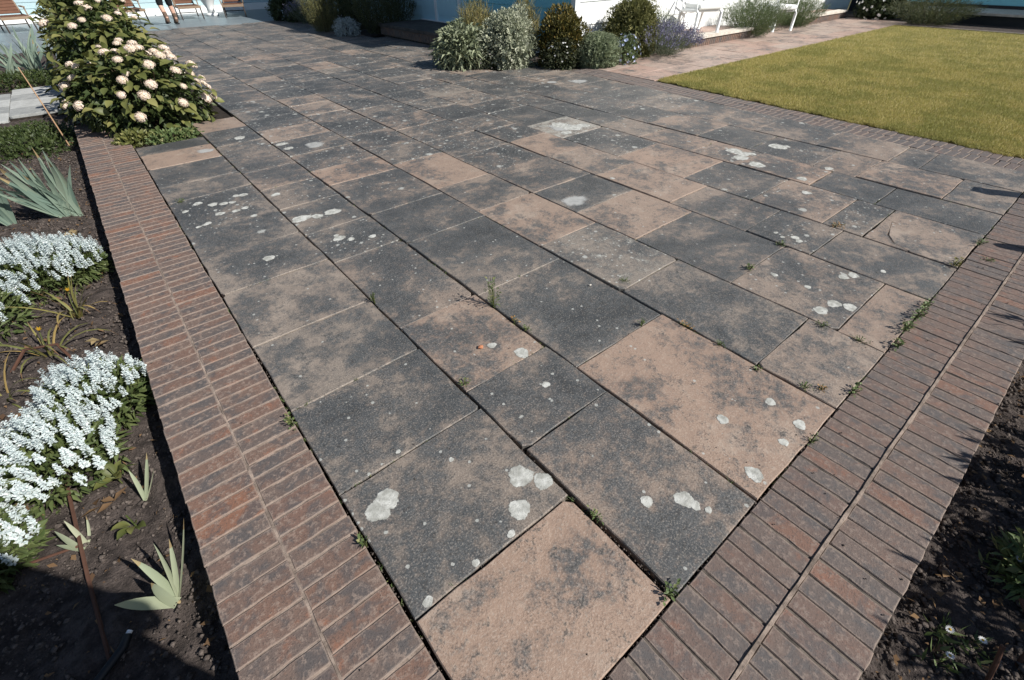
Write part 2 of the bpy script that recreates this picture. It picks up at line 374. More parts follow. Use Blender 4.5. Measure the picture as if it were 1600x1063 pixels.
# ------------------------------------------------------------------ patio of stone slabs
patio = struct('patio', join([box(.07, 6.2, .112, 9.25, -.4, -.034), box(1.2, 7.5, 9.251, 18.3, -.4, -.0345)]), M_dirt)
XS = [.066, .7206, 1.2155, 1.889, 2.45, 3.14, 3.67, 4.33, 4.82, 5.455]
B0 = .107
CUT = {
 0: [B0, .56, 1.10, 1.62, 2.17, 2.77, 3.28, 3.80, 4.46, 4.88, 5.45, 5.95, 6.30],
 1: [B0, .81, 1.22, 1.83, 2.70, 3.20, 3.75, 4.25, 4.77, 5.30, 5.76, 6.40, 6.96],
 2: [B0, 1.01, 1.80, 2.62, 3.20, 3.97, 4.42, 4.95, 5.52, 6.05, 6.62, 7.25],
 3: [B0, .47, 1.29, 2.00, 2.72, 3.30, 4.08, 4.62, 5.20, 5.82, 6.35, 6.95],
 4: [B0, .33, .93, 1.645, 2.21, 2.70, 3.30, 3.86, 4.45, 5.05, 5.62, 6.20, 6.8],
 5: [B0, .77, 1.215, 1.85, 2.62, 3.25, 3.87, 4.36, 4.95, 5.62, 6.15, 6.75],
 6: [B0, .655, .92, 1.47, 2.09, 2.83, 3.60, 4.20, 4.93, 5.45, 6.10, 6.7],
 7: [B0, .80, 1.30, 1.95, 2.45, 3.10, 3.65, 4.20, 4.75, 5.4, 6.0, 6.7],
 8: [B0, .49, 1.12, 1.49, 2.12, 2.70, 3.35, 3.95, 4.55, 5.15, 5.75, 6.4],
 9: [B0, .83, 1.08, 1.73, 2.40, 2.95, 3.55, 4.10, 4.75, 5.30, 5.95],
}
# per-slab look seen in the photograph: (algae 0..1, buff 0..1, lichen 0..1)
LOOK = {(0,0):(.40,.0,.05),(0,1):(.81,.7,.35),(0,2):(.85,.8,.2),(0,3):(.66,.9,.1),(0,4):(.64,.8,.2),(0,5):(.72,.8,.3),(0,6):(.72,.9,.3),(0,7):(.82,.8,.6),(0,8):(.70,.8,.2),(0,9):(.86,.8,.2),(0,10):(.2,.1,.1),(0,11):(.86,.8,.1),
 (1,0):(.77,.35,.2),(1,1):(.80,.6,.3),(1,2):(.50,.2,.2),(1,3):(.78,.5,.25),(1,4):(.88,.8,.9),(1,5):(.80,.8,.5),(1,6):(.82,.7,.5),(1,7):(.70,.3,.3),(1,8):(.80,.5,.4),(1,9):(.80,.7,.8),(1,11):(.25,.3,.1),
 (2,0):(.44,.05,.15),(2,1):(.88,.8,.15),(2,2):(.80,.8,.2),(2,3):(.88,.6,.1),(2,4):(.72,.5,.4),(2,5):(.50,.05,.3),
 (3,0):(.48,.6,.1),(3,1):(.80,.8,.1),(3,2):(.62,1,.9),(3,3):(.46,.2,.1),(3,4):(.66,.6,.1),(3,5):(.36,.2,.1),(3,6):(.80,.8,.7),
 (4,0):(.30,.4,.05),(4,1):(.60,.6,.3),(4,2):(.84,.6,.1),(4,3):(.46,.3,.1),(4,4):(.88,.9,.1),(4,5):(.60,.5,.1),
 (5,0):(.68,.7,.2),(5,1):(.80,.7,.5),(5,2):(.62,.6,.1),(5,3):(.42,.2,.1),(5,4):(.60,.4,.2),(5,5):(.46,.2,.2),
 (6,0):(.52,.5,.2),(6,1):(.82,.8,.8),(6,2):(.58,.3,.5),(6,3):(.84,.7,.6),(6,4):(.40,.05,.1),(6,5):(.82,.7,.9),(6,6):(.5,.9,.9),(6,7):(.92,.8,.3),
 (7,0):(.84,.7,.2),(7,1):(.76,.6,.2),(7,2):(.46,.05,.5),(7,3):(.60,.2,.7),(7,4):(.6,.2,.3),(7,5):(.70,.6,.4),(7,6):(.92,.9,.4),(7,7):(.92,.9,.4),
 (8,0):(.78,.6,.2),(8,1):(.50,.2,.2),(8,2):(.66,.3,.3),(8,3):(.80,.6,.7),(8,4):(.90,.8,.5),(8,5):(.62,.2,.5),
 (9,0):(.72,.7,.3),(9,1):(.70,.7,.2),(9,2):(.60,.5,.2),(9,3):(.70,.6,.5)}
CRUST = {(3, 2): .35, (6, 6): .1, (4, 4): .85, (0, 10): .8, (1, 4): .8, (3, 6): .6, (6, 5): .7, (7, 3): .6, (2, 5): .85, (0, 6): .85}
YEND = {0: 6.30, 1: 6.96, 9: 7.0}
slabs = []; far = []
def strip_x(y): return 6.03+.062*y
def add_slab(poly, look, z, tilt, seed, name='slab', mat=M_slab, parent=patio, step=.12, jit=.0022):
    rc = np.random.RandomState(seed+7)
    if len(poly) == 4:
        q = []
        for i in range(4):
            p = np.array(poly[i]); a = np.array(poly[i-1]); b = np.array(poly[(i+1) % 4])
            if rc.rand() < .18:
                q += [tuple(p+(a-p)/np.linalg.norm(a-p)*rc.uniform(.008, .035)), tuple(p+(b-p)/np.linalg.norm(b-p)*rc.uniform(.008, .035))]
            else: q.append(tuple(p))
        poly = q
    c = np.mean(poly, 0)
    me = stone_mesh(name, [(p[0]-c[0], p[1]-c[1]) for p in poly], .06, .0035, jit, step, mat, seed)
    o = ob(name, me, parent, (c[0], c[1], z), (tilt[0], tilt[1], 0)); o.color = (*look[:3], look[3] if len(look) > 3 else 1); return o
def gapped(x0, x1, y0, y1, rs, gx=.0058, gy=.0026):
    a = [gx*rs.uniform(.5, 1.5) for _ in range(4)]; b = [gy*rs.uniform(.5, 1.6) for _ in range(4)]
    return [(x0+a[0], y0+b[0]), (x1-a[1], y0+b[1]), (x1-a[2], y1-b[2]), (x0+a[3], y1-b[3])]
SL = {}
for ci in range(10):
    ys = list(CUT[ci]); rs = np.random.RandomState(100+ci)
    while ys[-1] < YEND.get(ci, 18.3)-.3: ys.append(min(ys[-1]+rs.choice([.42, .5, .58, .66, .74]), YEND.get(ci, 18.3)))
    for k in range(len(ys)-1):
        y0, y1 = ys[k], ys[k+1]; x0 = XS[ci]; x1 = XS[ci+1] if ci < 9 else None
        if y0 > YEND.get(ci, 99): continue
        look = LOOK.get((ci, k))
        if look is None:
            d = rs.choice([.86, .78, .70, .92, .45, .60], p=[.3, .22, .15, .15, .06, .12]); look = (d, rs.uniform(.2, .95), rs.choice([.6, .9, 1.0]))
        look = tuple(float(min(1, max(0, v+rs.uniform(-.03, .03)))) for v in look[:3])+(CRUST.get((ci, k), float(rs.choice([.8, .65, .55])) if y0 > 1.4 else float(rs.choice([1, .85]))),)
        z = rs.uniform(-.0035, .0035); tl = (rs.normal(0, .004), rs.normal(0, .004))
        if (ci, k) == (0, 0): tl = (-.004, .010); z = .003
        if (ci, k) == (1, 0): tl = (.006, -.008); z = .004
        if x1 is None:
            poly = [(x0+.006, y0+.003), (strip_x(y0)-.004, y0+.003), (strip_x(y1)-.004, y1-.003), (x0+.006, y1-.003)]
        else:
            poly = gapped(x0, x1, y0, y1, rs)
            if (ci, k) == (0, 0): poly = [(x0+.010, y0+.006), (x1-.016, y0+.004), (x1-.013, y1-.004), (x0+.010, y1-.005)]
        if (ci, k) == (6, 0):
            A = [(3.676, .642), (3.676, .375), (3.725, .478), (3.832, .546), (4.088, .604), (4.10, .650)]
            Bp = [(4.106, .650), (4.094, .602), (3.835, .542), (3.729, .474), (3.678, .366), (3.676, .113), (4.324, .112), (4.324, .648)]
            slabs.append((add_slab(A, look, .0, (.001, -.001), 61), (x0, x1, y0, y1)))
            slabs.append((add_slab(Bp, look, 0, (0, .001), 62), (x0, x1, y0, y1))); continue
        if y0 > 11.5 :
            far.append((poly, z, look[:3])); continue
        slabs.append((add_slab(poly, look, z, tl, 1000+ci*50+k), (x0, x1 or strip_x(y0)-.02, y0, y1)))
# paving in front of the doorstep and the most distant courses: too small to tell apart, one joined part
rs = np.random.RandomState(5)
for yy in np.arange(8.47, 18, .56):
    for (xa, xb) in ((5.455, 5.85), (5.85, 6.22))[:2 if yy < 12.2 else 1]: far.append((gapped(xa, xb, yy, yy+.55, rs), rs.uniform(-.003, .003), (.8, .5, .3)))
for part, lk in (('far_paving', (.84, .7, .9)), ('far_paving_tan', (.72, .6, .9))):
    V = []; F = []; n = 0; sel = []
    for i, (poly, z, look) in enumerate(far):
        if (look[0] < .62) != (part == 'far_paving_tan'): continue
        v, f = box(0, 1, 0, 1, 0, 1)
        q = [(poly[0][0], poly[0][1], z-.05), (poly[1][0], poly[1][1], z-.05), (poly[2][0], poly[2][1], z-.05), (poly[3][0], poly[3][1], z-.05)]
        V += q+[(p[0], p[1], z) for p in q]; F += [tuple(k+n for k in g) for g in f]; n += 8
    o = ob(part, mesh_py(part, V, F, M_slab), patio); o.color = (*lk, 1); o['kind'] = 'stuff'
# lichen crusts
LICH = [(0.15,0.95,0.041),(0.20,0.97,0.040),(0.63,0.73,0.048),(0.68,0.66,0.041),(0.54,0.63,0.041),(0.46,0.58,0.015),(0.31,0.58,0.012),(0.13,0.58,0.016),(1.03,1.02,0.018),(1.09,1.26,0.035),(1.01,1.40,0.023),(0.91,0.36,0.021),(1.02,0.28,0.032),(1.03,0.24,0.018),(1.05,0.20,0.014),(1.31,0.17,0.031),(1.54,0.17,0.018),(1.71,0.31,0.022),(1.68,0.17,0.027),(1.46,0.39,0.024),(2.57,0.46,0.038),(2.69,0.44,0.039),(2.72,0.37,0.055),(3.02,0.52,0.027),(3.09,0.49,0.032),(3.28,0.39,0.019),(2.75,0.61,0.019),(0.42,3.03,0.034),(0.80,3.49,0.068),(0.91,3.45,0.039),(1.03,3.45,0.060),(0.89,3.00,0.041),(0.95,2.93,0.023),(0.89,3.05,0.018),(1.08,2.87,0.027),(0.26,4.32,0.032),(0.35,4.22,0.037),(0.42,4.18,0.031),(0.48,4.16,0.026),(0.59,4.26,0.038),(0.54,4.28,0.027),(0.35,4.00,0.035),(0.46,3.97,0.031),(0.53,3.98,0.026),(0.15,4.22,0.025),(0.17,3.86,0.019),(0.22,3.87,0.024),(0.24,3.88,0.024),(0.54,3.77,0.026),(0.80,4.08,0.038),(3.99,3.97,0.104),(4.03,3.80,0.117),(4.19,3.79,0.074),(3.84,3.71,0.064),(4.67,2.17,0.076),(4.65,2.08,0.068),(4.53,2.03,0.07),(4.71,2.02,0.043),(4.45,1.83,0.070),(5.12,1.96,0.077),(5.19,1.90,0.032),(4.42,1.40,0.044),(4.87,1.36,0.04),(3.27,1.06,0.018),(3.24,1.00,0.018),(3.30,0.94,0.026),(3.27,0.90,0.026),(1.01,5.94,0.057),(1.29,5.41,0.06),(1.30,5.22,0.047),(0.47,0.96,0.010),(0.33,1.13,0.010),(4.15,1.24,0.036),(2.73,0.80,0.019),(3.18,2.48,0.022),(2.93,2.24,0.016)]
rl = np.random.RandomState(3)
def lichen(x, y, r, parent, topz, mat=None, name='lichen_patch'):
    n = 40; ph = rl.uniform(0, 6.28, 4); V = []; ry = rl.uniform(.75, 1.1)
    for zz, sh in ((.0003, 1.08), (.0007, .94), (.0010, .66)):
        for k in range(n):
            a = 2*math.pi*k/n
            q = r*sh*(1+.06*math.sin(2*a+ph[0])+.07*math.sin(3*a+ph[1])+.04*math.sin(5*a+ph[2])+.03*math.sin(9*a+ph[3])+rl.normal(0, .03))
            V.append((q*math.cos(a), q*ry*math.sin(a), zz))
    F = [(j*n+k, j*n+(k+1) % n, (j+1)*n+(k+1) % n, (j+1)*n+k) for j in range(2) for k in range(n)]+[tuple(range(2*n, 3*n))]
    ca = parent.location; me = mesh_py(name, V, F, mat or M_lichen)
    at = me.attributes.new('edge', 'FLOAT', 'POINT'); at.data.foreach_set('value', np.repeat([0.0, .45, 1.0], n).astype(np.float32))
    o = ob(name, me, parent, (x-ca.x, y-ca.y, topz+rl.uniform(0, .0012))); return o
for x, y, r in LICH:
    for o, (x0, x1, y0, y1) in slabs:
        if x0 <= x < x1 and y0 <= y < y1:
            m = min(x-x0, x1-x, y-y0, y1-y)
            lichen(x, y, min(r, max(m*.92, .010)), o, 0); break

def mat_stain():
    s = NT('pale_lime_stain'); co = s.coords(); n = s.noise(co, 14, 6, .7)
    m = s.bsdf(s.mix(n, (.36, .37, .36), (.52, .53, .52)), .9, n, .3, .004, .2)
    att = s.n('ShaderNodeAttribute', attribute_name='edge')
    al = s.math('MULTIPLY', s.ss(s.math('ADD', att.outputs['Fac'], s.math('MULTIPLY', s.math('SUBTRACT', n, .5), 1.6)), .0, 1.1), .75)
    sh = s.out.inputs[0].links[0].from_socket; t = s.n('ShaderNodeBsdfTransparent'); mx = s.n('ShaderNodeMixShader')
    s.l(al, mx.inputs[0]); s.l(t.outputs[0], mx.inputs[1]); s.l(sh, mx.inputs[2]); s.l(mx.outputs[0], s.out.inputs[0]); return m
M_stain = mat_stain()
for x, y, r in ((2.60, 2.37, .115), (.62, 5.72, .085), (3.95, 3.9, .16), (1.55, 5.15, .10), (5.9, 5.5, .14), (5.55, 5.75, .12)):
    for o, (x0, x1, y0, y1) in slabs:
        if x0 <= x < x1 and y0 <= y < y1:
            lichen(x, y, min(r, .9*min(x-x0, x1-x, y-y0, y1-y)), o, 0, M_stain, 'pale_stain'); break

# ------------------------------------------------------------------ brick borders
BR = [stone_mesh('brick', [(-.1075, -.0346), (.1075, -.0346), (.1075, .0346), (-.1075, .0346)], .10, .0026, .0009, .045, M_brick, 300+i, .012) for i in range(12)]
BRG = [stone_mesh('brick', [(-.1075, -.0346), (.1075, -.0346), (.1075, .0346), (-.1075, .0346)], .10, .0026, .0009, .045, M_brickgrey, 380+i, .012) for i in range(6)]
BRM = [stone_mesh('brick', [(-.1075, -.0346), (.1075, -.0346), (.1075, .0346), (-.1075, .0346)], .10, .0026, .0009, .045, M_brickmid, 360+i, .012) for i in range(10)]
rb = np.random.RandomState(11)
def brick(parent, x, y, z, along_x, zj=.0009):
    o = ob('brick', BR[rb.randint(12)], parent, (x+rb.normal(0, .0015), y+rb.normal(0, .001), z+rb.normal(0, zj)-(rb.uniform(.0005, .0014) if rb.rand() < .10 else 0)),
           (rb.normal(0, .004), rb.normal(0, .004), (0 if along_x else math.pi/2)+rb.normal(0, .006)+(math.pi if rb.rand() < .5 else 0)), (rb.uniform(.985, 1.004), rb.uniform(.93, 1.03), 1))
    return o
lb = struct('brick_border_left', box(-.366, .058, -.338, 9.1, -.42, -.0030), M_mortar)
y = -.30; k = 0
while y < 8.6:
    if y > .15: brick(lb, -.2655, y, .001, True)
    if y > .15: brick(lb, -.0455, y+.018, .001, True)
    y += .0735
rbd = struct('brick_border_right', box(.062, 7.0, -.336, .100, -.42, -.0048), M_mortar_dark)
x = .45
while x < 6.9:
    brick(rbd, x, -.0040, .000, False).data = BRM[rb.randint(10)]; brick(rbd, x+.02, -.2285, .000, False).data = BRM[rb.randint(10)]; x += .0745
V = []; F = []
nseg = 220
for i in range(nseg+1):
    xx = .3+6.6*i/nseg; w = .0085+.0035*mnoise.noise((xx*9, 1, 0))+.002*mnoise.noise((xx*31, 2, 0)); c = -.1165+.0035*mnoise.noise((xx*3, 4, 0)); h = .0055+.0028*mnoise.noise((xx*14, 9, 0))
    V += [(xx, c-w, -.012), (xx, c-w*.55, h), (xx, c+w*.55, h), (xx, c+w, -.012)]
for i in range(nseg):
    for j in range(3): F.append((i*4+j, (i+1)*4+j, (i+1)*4+j+1, i*4+j+1))
rib = ob('mortar_rib', mesh_py('mortar_rib', V, F, M_mortar), rbd)
V = []; F = []; nseg = 240
for i in range(nseg+1):
    yy = .15+8.3*i/nseg; w = .0080+.0045*mnoise.noise((yy*9, 2, 0))+.002*mnoise.noise((yy*31, 2, 0)); c = -.1555+.0035*mnoise.noise((yy*3, 5, 0)); h = -.001+.004*mnoise.noise((yy*14, 8, 0))
    V += [(c-w, yy, -.010), (c-w*.5, yy, h), (c+w*.5, yy, h), (c+w, yy, -.010)]
for i in range(nseg):
    for j in range(3): F.append((i*4+j, i*4+j+1, (i+1)*4+j+1, (i+1)*4+j))
ob('mortar_rib', mesh_py('mortar_rib', V, F, M_mortar), lb)
# brick strip along the lawn
V, F = [], []
ls = struct('brick_strip_lawn', ([(6.04,.1,-.4),(6.62,.1,-.4),(7.02,6.3,-.4),(6.42,6.3,-.4),(6.04,.1,-.012),(6.62,.1,-.012),(7.02,6.3,-.012),(6.42,6.3,-.012)], box(0,1,0,1,0,1)[1]), M_mortar_dark)
y = .15
while y < 6.15:
    xl = strip_x(y)+.004
    for j in range(2):
        o = brick(ls, xl+.1095+.2215*j, y+.012*j, 0, True); o.data = BRG[rb.randint(6)]; o.rotation_euler.z += -.07
    y += .0755

# ------------------------------------------------------------------ lawn
lawn_poly = [(6.55, .10, -.01), (20.0, -7.5, -.01), (17.2, 4.78, -.01), (6.90, 4.78, -.01)]
def lawn_x(y): return 6.50+.079*y
struct('lawn', ([(6.0,-6,-.3),(17.05,-6,-.3),(17.15,4.72,-.3),(6.90,4.72,-.3),(6.3,-6,.006),(17.05,-6,.006),(17.15,4.72,.006),(6.90,4.72,.006)], box(0,1,0,1,0,1)[1]), M_lawnbase)
def blades(n, P, hmin, hmax, w, rs, lean=.45):
    a = rs.uniform(0, 6.283, n); h = rs.uniform(hmin, hmax, n); la = rs.uniform(0, 6.283, n); ll = np.abs(rs.normal(0, lean, n))*h
    d = np.stack([np.cos(a), np.sin(a), np.zeros(n)], 1)*w*rs.uniform(.6, 1.3, n)[:, None]
    tip = P+np.stack([np.cos(la)*ll, np.sin(la)*ll, h], 1)
    V = np.stack([P-d, P+d, tip], 1).reshape(-1, 3); F = np.arange(n*3).reshape(-1, 3); return V, F
rs = np.random.RandomState(21)
def lawn_pts(n, x0, x1, y0, y1):
    P = np.stack([x0+(x1-x0)*rs.rand(n)**1.5, rs.uniform(y0, y1, n), np.full(n, .004)], 1)
    k = (P[:, 0] > lawn_x(P[:, 1])) & (P[:, 1] < 4.72+.01*np.sin(P[:, 0]*9)); return P[k]
P = np.concatenate([lawn_pts(330000, 6.4, 11, -.8, 4.72), lawn_pts(150000, 11, 17.1, -.8, 4.72)])
V, F = blades(len(P), P, .018, .04, .0032, rs)
lg = ob('lawn_grass', mesh_np('lawn_grass', V, F, M_grass)); tag(lg, 'short yellowing green lawn grass beyond the brick strip', 'grass', kind='stuff')
# ragged overhanging tufts on the lawn's edge
n = 26000; yy = rs.uniform(.1, 4.7, n); P = np.stack([lawn_x(yy)-.04+.06*rs.rand(n)+.020*np.sin(yy*9)+.018*np.sin(yy*23+1)+.014*np.sin(yy*61), yy, np.full(n, -.008)], 1)
V, F = blades(n, P, .012, .036, .003, rs, .9)
le = ob('lawn_edge_grass', mesh_np('lawn_edge_grass', V, F, M_grass)); tag(le, 'ragged grass fringe hanging over the lawn edge bricks', 'grass', kind='stuff')

# ------------------------------------------------------------------ path of pink slabs beside the lawn
path = struct('garden_path', box(6.86, 19.1, 4.73, 6.45, -.4, -.022), M_mortar)
rs = np.random.RandomState(31)
for row, (ya, yb) in enumerate(((4.74, 5.22), (5.225, 5.75), (5.755, 6.42))):
    xx = 6.80 + .02*row
    while xx < 18.6:
        L = rs.choice([.55, .7, .85, 1.0])
        add_slab(gapped(xx, xx+L, ya, yb, rs, .004, .004), (rs.uniform(.18, .42), rs.uniform(.1, .9), .1), rs.uniform(-.003, .003), (0, 0), rs.randint(9999), 'slab', M_path, path, .3)
        xx += L

# ------------------------------------------------------------------ house (white front; side and far wing tinted blue and teal for shade)
def boards(parent, mat, axis, fixed, a0, a1, z0, z1, h, out, holes=()):
    """horizontal weatherboards; axis 'x': wall runs along x at y=fixed; axis 'y': runs along y at x=fixed; out = -1/+1 outward"""
    z = z0
    while z < z1-.02:
        t = min(z+h, z1)
        segs = [(a0, a1)]
        for (h0, h1, hz0, hz1) in holes:
            if t > hz0 and z < hz1:
                segs = [s for (p, q) in segs for s in ((p, min(q, h0)), (max(p, h1), q)) if s[1]-s[0] > .02]
        for p, q in segs:
            o0, o1 = fixed+out*.030, fixed+out*.014
            if axis == 'x':
                V = [(p, fixed, z), (q, fixed, z), (q, o0, z), (p, o0, z), (p, fixed, t-.003), (q, fixed, t-.003), (q, o1, t-.003), (p, o1, t-.003)]
            else:
                V = [(fixed, p, z), (fixed, q, z), (o0, q, z), (o0, p, z), (fixed, p, t-.003), (fixed, q, t-.003), (o1, q, t-.003), (o1, p, t-.003)]
            ob('weatherboard', mesh_py('weatherboard', V, box(0,1,0,1,0,1)[1], mat), parent)
        z = t
HX, HY = 7.52, 7.25
house = thing('house', 'white boarded house with shade tinted blue side and door above the doorstep', 'house', (0, 0, 0))
ob('wall', mesh_py('wall', *box(HX, 20.6, HY, 21.5, -.4, 3.75), M_white), house)
boards(house, M_white, 'x', HY-.001, HX+.07, 20.5, .12, 3.7, .36, -1)
boards(house, M_tealshade, 'y', HX-.001, HY+.07, 10.7, .12, 3.7, .2, -1)
boards(house, M_blueshade, 'y', HX-.001, 12.75, 21.4, .12, 3.7, .2, -1)
boards(house, M_blueshade, 'y', HX-.001, 10.7, 12.75, 2.45, 3.7, .2, -1)
ob('corner_board', mesh_py('corner_board', *box(HX-.045, HX+.068, HY-.045, HY+.068, -.05, 3.7), M_white), house)
door = ob('door', mesh_py('door', *box(HX-.03, HX, 11.02, 12.02, .27, 2.40), M_blueshade), house)
for zz in (.40, 1.0, 1.6): ob('panel', mesh_py('panel', *box(HX-.042, HX-.028, 11.12, 11.92, zz, zz+.48), M_blueshade), door)
ob('handle', mesh_py('handle', *tube([(HX-.03, 11.93, 1.2), (HX-.09, 11.93, 1.2), (HX-.09, 11.83, 1.2)], .012), M_darkwood), door)
for a, b in ((10.7, 11.02), (12.02, 12.75)):
    pn = ob('side_panel', mesh_py('side_panel', *box(HX-.028, HX, a, b, .27, 2.45), M_blueshade), house)
    ob('pane', mesh_py('pane', *box(HX-.034, HX-.027, a+.09, b-.09, 1.1, 2.3), M_glass), pn)
for a in (10.98, 12.02): ob('door_jamb', mesh_py('door_jamb', *box(HX-.07, HX, a-.03, a+.05, .25, 2.44), M_white), house)
ob('threshold', mesh_py('threshold', *box(HX-.10, HX, 10.7, 12.75, .20, .268), M_white), house)
ob('roof', mesh_py('roof', [(HX-.35, HY-.35, 3.75), (21, HY-.35, 3.75), (21, 22, 3.75), (HX-.35, 22, 3.75), (HX-.35, HY-.35, 3.9), (21, HY-.35, 3.9), (21, 22, 3.9), (HX-.35, 22, 3.9), (HX+3, 11, 6.0), (18, 11, 6.0), (18, 18, 6), (HX+3, 18, 6)],
   [(3,2,1,0),(0,1,5,4),(1,2,6,5),(2,3,7,6),(3,0,4,7),(4,5,9,8),(5,6,10,9),(6,7,11,10),(7,4,8,11),(8,9,10,11)], M_step), house)
wing = thing('house_wing', 'boarded house wing tinted teal for shade with dark plinth beyond the lawn', 'house', (0, 0, 0))
ob('wall', mesh_py('wall', *box(20.62, 27, -9, 7.2, -.4, 3.6), M_tealshade), wing)
ob('plinth', mesh_py('plinth', *box(20.56, 20.619, -9, 7.2, -.05, .32), M_plinth), wing)
boards(wing, M_tealshade, 'y', 20.62, -9, 7.2, .325, 3.6, .32, -1)
ob('roof', mesh_py('roof', [(20.3,-9.3,3.6),(27.3,-9.3,3.6),(27.3,7.24,3.6),(20.3,7.24,3.6),(23.8,-9.3,5.2),(23.8,7.24,5.2)], [(3,2,1,0),(0,1,4),(1,2,5,4),(2,3,5),(3,0,4,5)], M_step), wing)
st = thing('garden_step', 'long low pale topped step in front of the teal wing', 'step', (0, 0, 0))
ob('riser', mesh_py('riser', *box(18.9, 20.55, -8, 4.9, -.3, .20), M_plinth), st)
ob('tread', mesh_py('tread', *box(18.84, 20.55, -8, 4.92, .2005, .25), M_coping), st)
ob('kerb', mesh_py('kerb', *box(17.16, 17.36, -6, 4.72, -.3, .02), M_footing)); bpy.data.objects['kerb']['kind'] = 'structure'
struct('flower_bed_wing', box(17.37, 18.89, -6, 4.72, -.3, .0), M_soil)
# doorstep with brick face
ds = thing('doorstep', 'dark shaded stone doorstep with brick face below the blue door', 'step', (0, 0, 0))
ob('core', mesh_py('core', *box(6.28, 7.48, 9.9, 12.72, -.3, .19), M_mortar_dark), ds)
ob('tread', mesh_py('tread', *box(6.17, 7.49, 9.84, 12.74, .191, .25), M_step), ds)
BRV = [stone_mesh('brick', [(-.0322, -.08), (.0322, -.08), (.0322, .08), (-.0322, .08)], .10, .0045, .001, .1, M_brick, 340+i, .01) for i in range(4)]
yy = 9.96
while yy < 12.7:
    ob('brick', BRV[rb.randint(4)], ds, (6.20, yy, .105), (math.pi/2, 0, -math.pi/2)); yy += .0755
# terrace with brick face and coping
def terrace(name, label, x0, x1, y0, y1):
    t = thing(name, label, 'terrace', (0, 0, 0), group=None)
    ob('core', mesh_py('core', *box(x0+.09, x1, y0+.10, y1, -.3, .135), M_mortar), t)
    ob('paving', mesh_py('paving', *box(x0+.25, x1, y0+.26, y1, .136, .168), M_path), t).color = (.3, .2, .1, 1)
    ob('coping', mesh_py('coping', *box(x0-.01, x1, y0-.02, y0+.255, .1365, .185), M_coping), t)
    ob('coping', mesh_py('coping', *box(x0-.01, x0+.245, y0+.258, y1, .1365, .185), M_coping), t)
    xx = x0+.04
    while xx < x1:
        ob('brick', BRV[rb.randint(4)], t, (xx, y0+.01, .052), (math.pi/2, 0, 0)); xx += .0755
    yy2 = y0+.15
    while yy2 < y1:
        ob('brick', BRV[rb.randint(4)], t, (x0+.01, yy2, .052), (math.pi/2, 0, -math.pi/2)); yy2 += .0755
    return t
terrace('terrace', 'raised brick edged terrace carrying the first white armchair', 9.95, 12.45, 6.22, 7.2)
terrace('terrace', 'raised brick edged terrace at the far end of the path', 15.6, 18.4, 6.46, 7.2)
struct('gravel_strip', box(12.46, 15.59, 6.46, 7.2, -.3, .0), M_gravel)
struct('flower_bed_far', box(18.45, 20.5, 4.95, 7.2, -.3, .02), M_soil)

# ------------------------------------------------------------------ far pool deck, garden room wall
struct('pool_deck', box(-9, 7.4, 18.31, 30, -.4, .0), M_deck)
struct('pool_deck_left', box(-9, 1.19, 17.41, 18.305, -.4, -.004), M_deck)
gr = thing('garden_room', 'pale blue boarded garden room behind the wooden loungers', 'house', (0, 0, 0))
ob('wall', mesh_py('wall', *box(-9, 7.3, 23.6, 28, -.3, 2.6), M_white), gr)
boards(gr, flat('grey_blue_board', (.33, .45, .49), .6, var=.08), 'x', 23.6, -9, 7.3, .20, 2.6, .16, -1)
ob('plinth', mesh_py('plinth', *box(-9, 7.3, 23.2, 23.598, -.3, .195), M_white), gr)
ob('roof', mesh_py('roof', *box(-9.2, 7.4, 23.3, 28.3, 2.61, 2.8), M_step), gr)

# ------------------------------------------------------------------ foliage generators
def unit(a): return a/np.maximum(np.linalg.norm(a, axis=1, keepdims=True), 1e-6)
def leaf_faces(P, D, N, L, W, fold=.25, droop=.0):
    """two-triangle folded leaf at P along D, facing N; L,W arrays"""
    n = len(P); D = unit(D); S = unit(np.cross(D, N)); N2 = np.cross(S, D)
    L = np.broadcast_to(L, n)[:, None]; W = np.broadcast_to(W, n)[:, None]
    mid = P+D*L*.45; tip = P+D*L-np.array([0, 0, 1])*droop*L
    a = mid+S*W*.5+N2*W*fold; b = mid-S*W*.5+N2*W*fold
    V = np.stack([P, a, tip, b], 1).reshape(-1, 3); i = np.arange(n)[:, None]*4
    F = np.concatenate([i+np.array([0, 1, 2]), i+np.array([0, 2, 3])]); return V, F
def lump(D, seed, amp):
    s = seed*3.7
    return 1+amp*np.array([mnoise.noise((d[0]*2.3+s, d[1]*2.3-s, d[2]*2.3))+.5*mnoise.noise((d[0]*5+s, d[1]*5, d[2]*5+s)) for d in D])
def dome_points(n, rx, ry, h, seed, amp=.25, deep=.5):
    rs = np.random.RandomState(seed); D = unit(rs.normal(0, 1, (n, 3))); D[:, 2] = np.where(D[:, 2] < -.62, -D[:, 2], D[:, 2])
    k = lump(D, seed, amp)*(1-deep*rs.rand(n)**2.2)
    P = D*k[:, None]*np.array([rx, ry, h*.62]); P[:, 2] += h*.38; P[:, 2] = np.maximum(P[:, 2], .015); return P, D, rs
def stems(name, n, rx, h, mat, parent, seed, r=.006):
    rs = np.random.RandomState(seed); parts = []
    for _ in range(n):
        a = rs.uniform(0, 6.28); q = rs.uniform(.2, .75)*rx
        parts.append(tube([(q*.15*math.cos(a), q*.15*math.sin(a), -.04), (q*.5*math.cos(a), q*.5*math.sin(a), h*.4), (q*math.cos(a), q*math.sin(a), h*.8)], [r, r*.8, r*.4], 5))
    return ob(name, mesh_py(name, *join(parts), mat), parent)
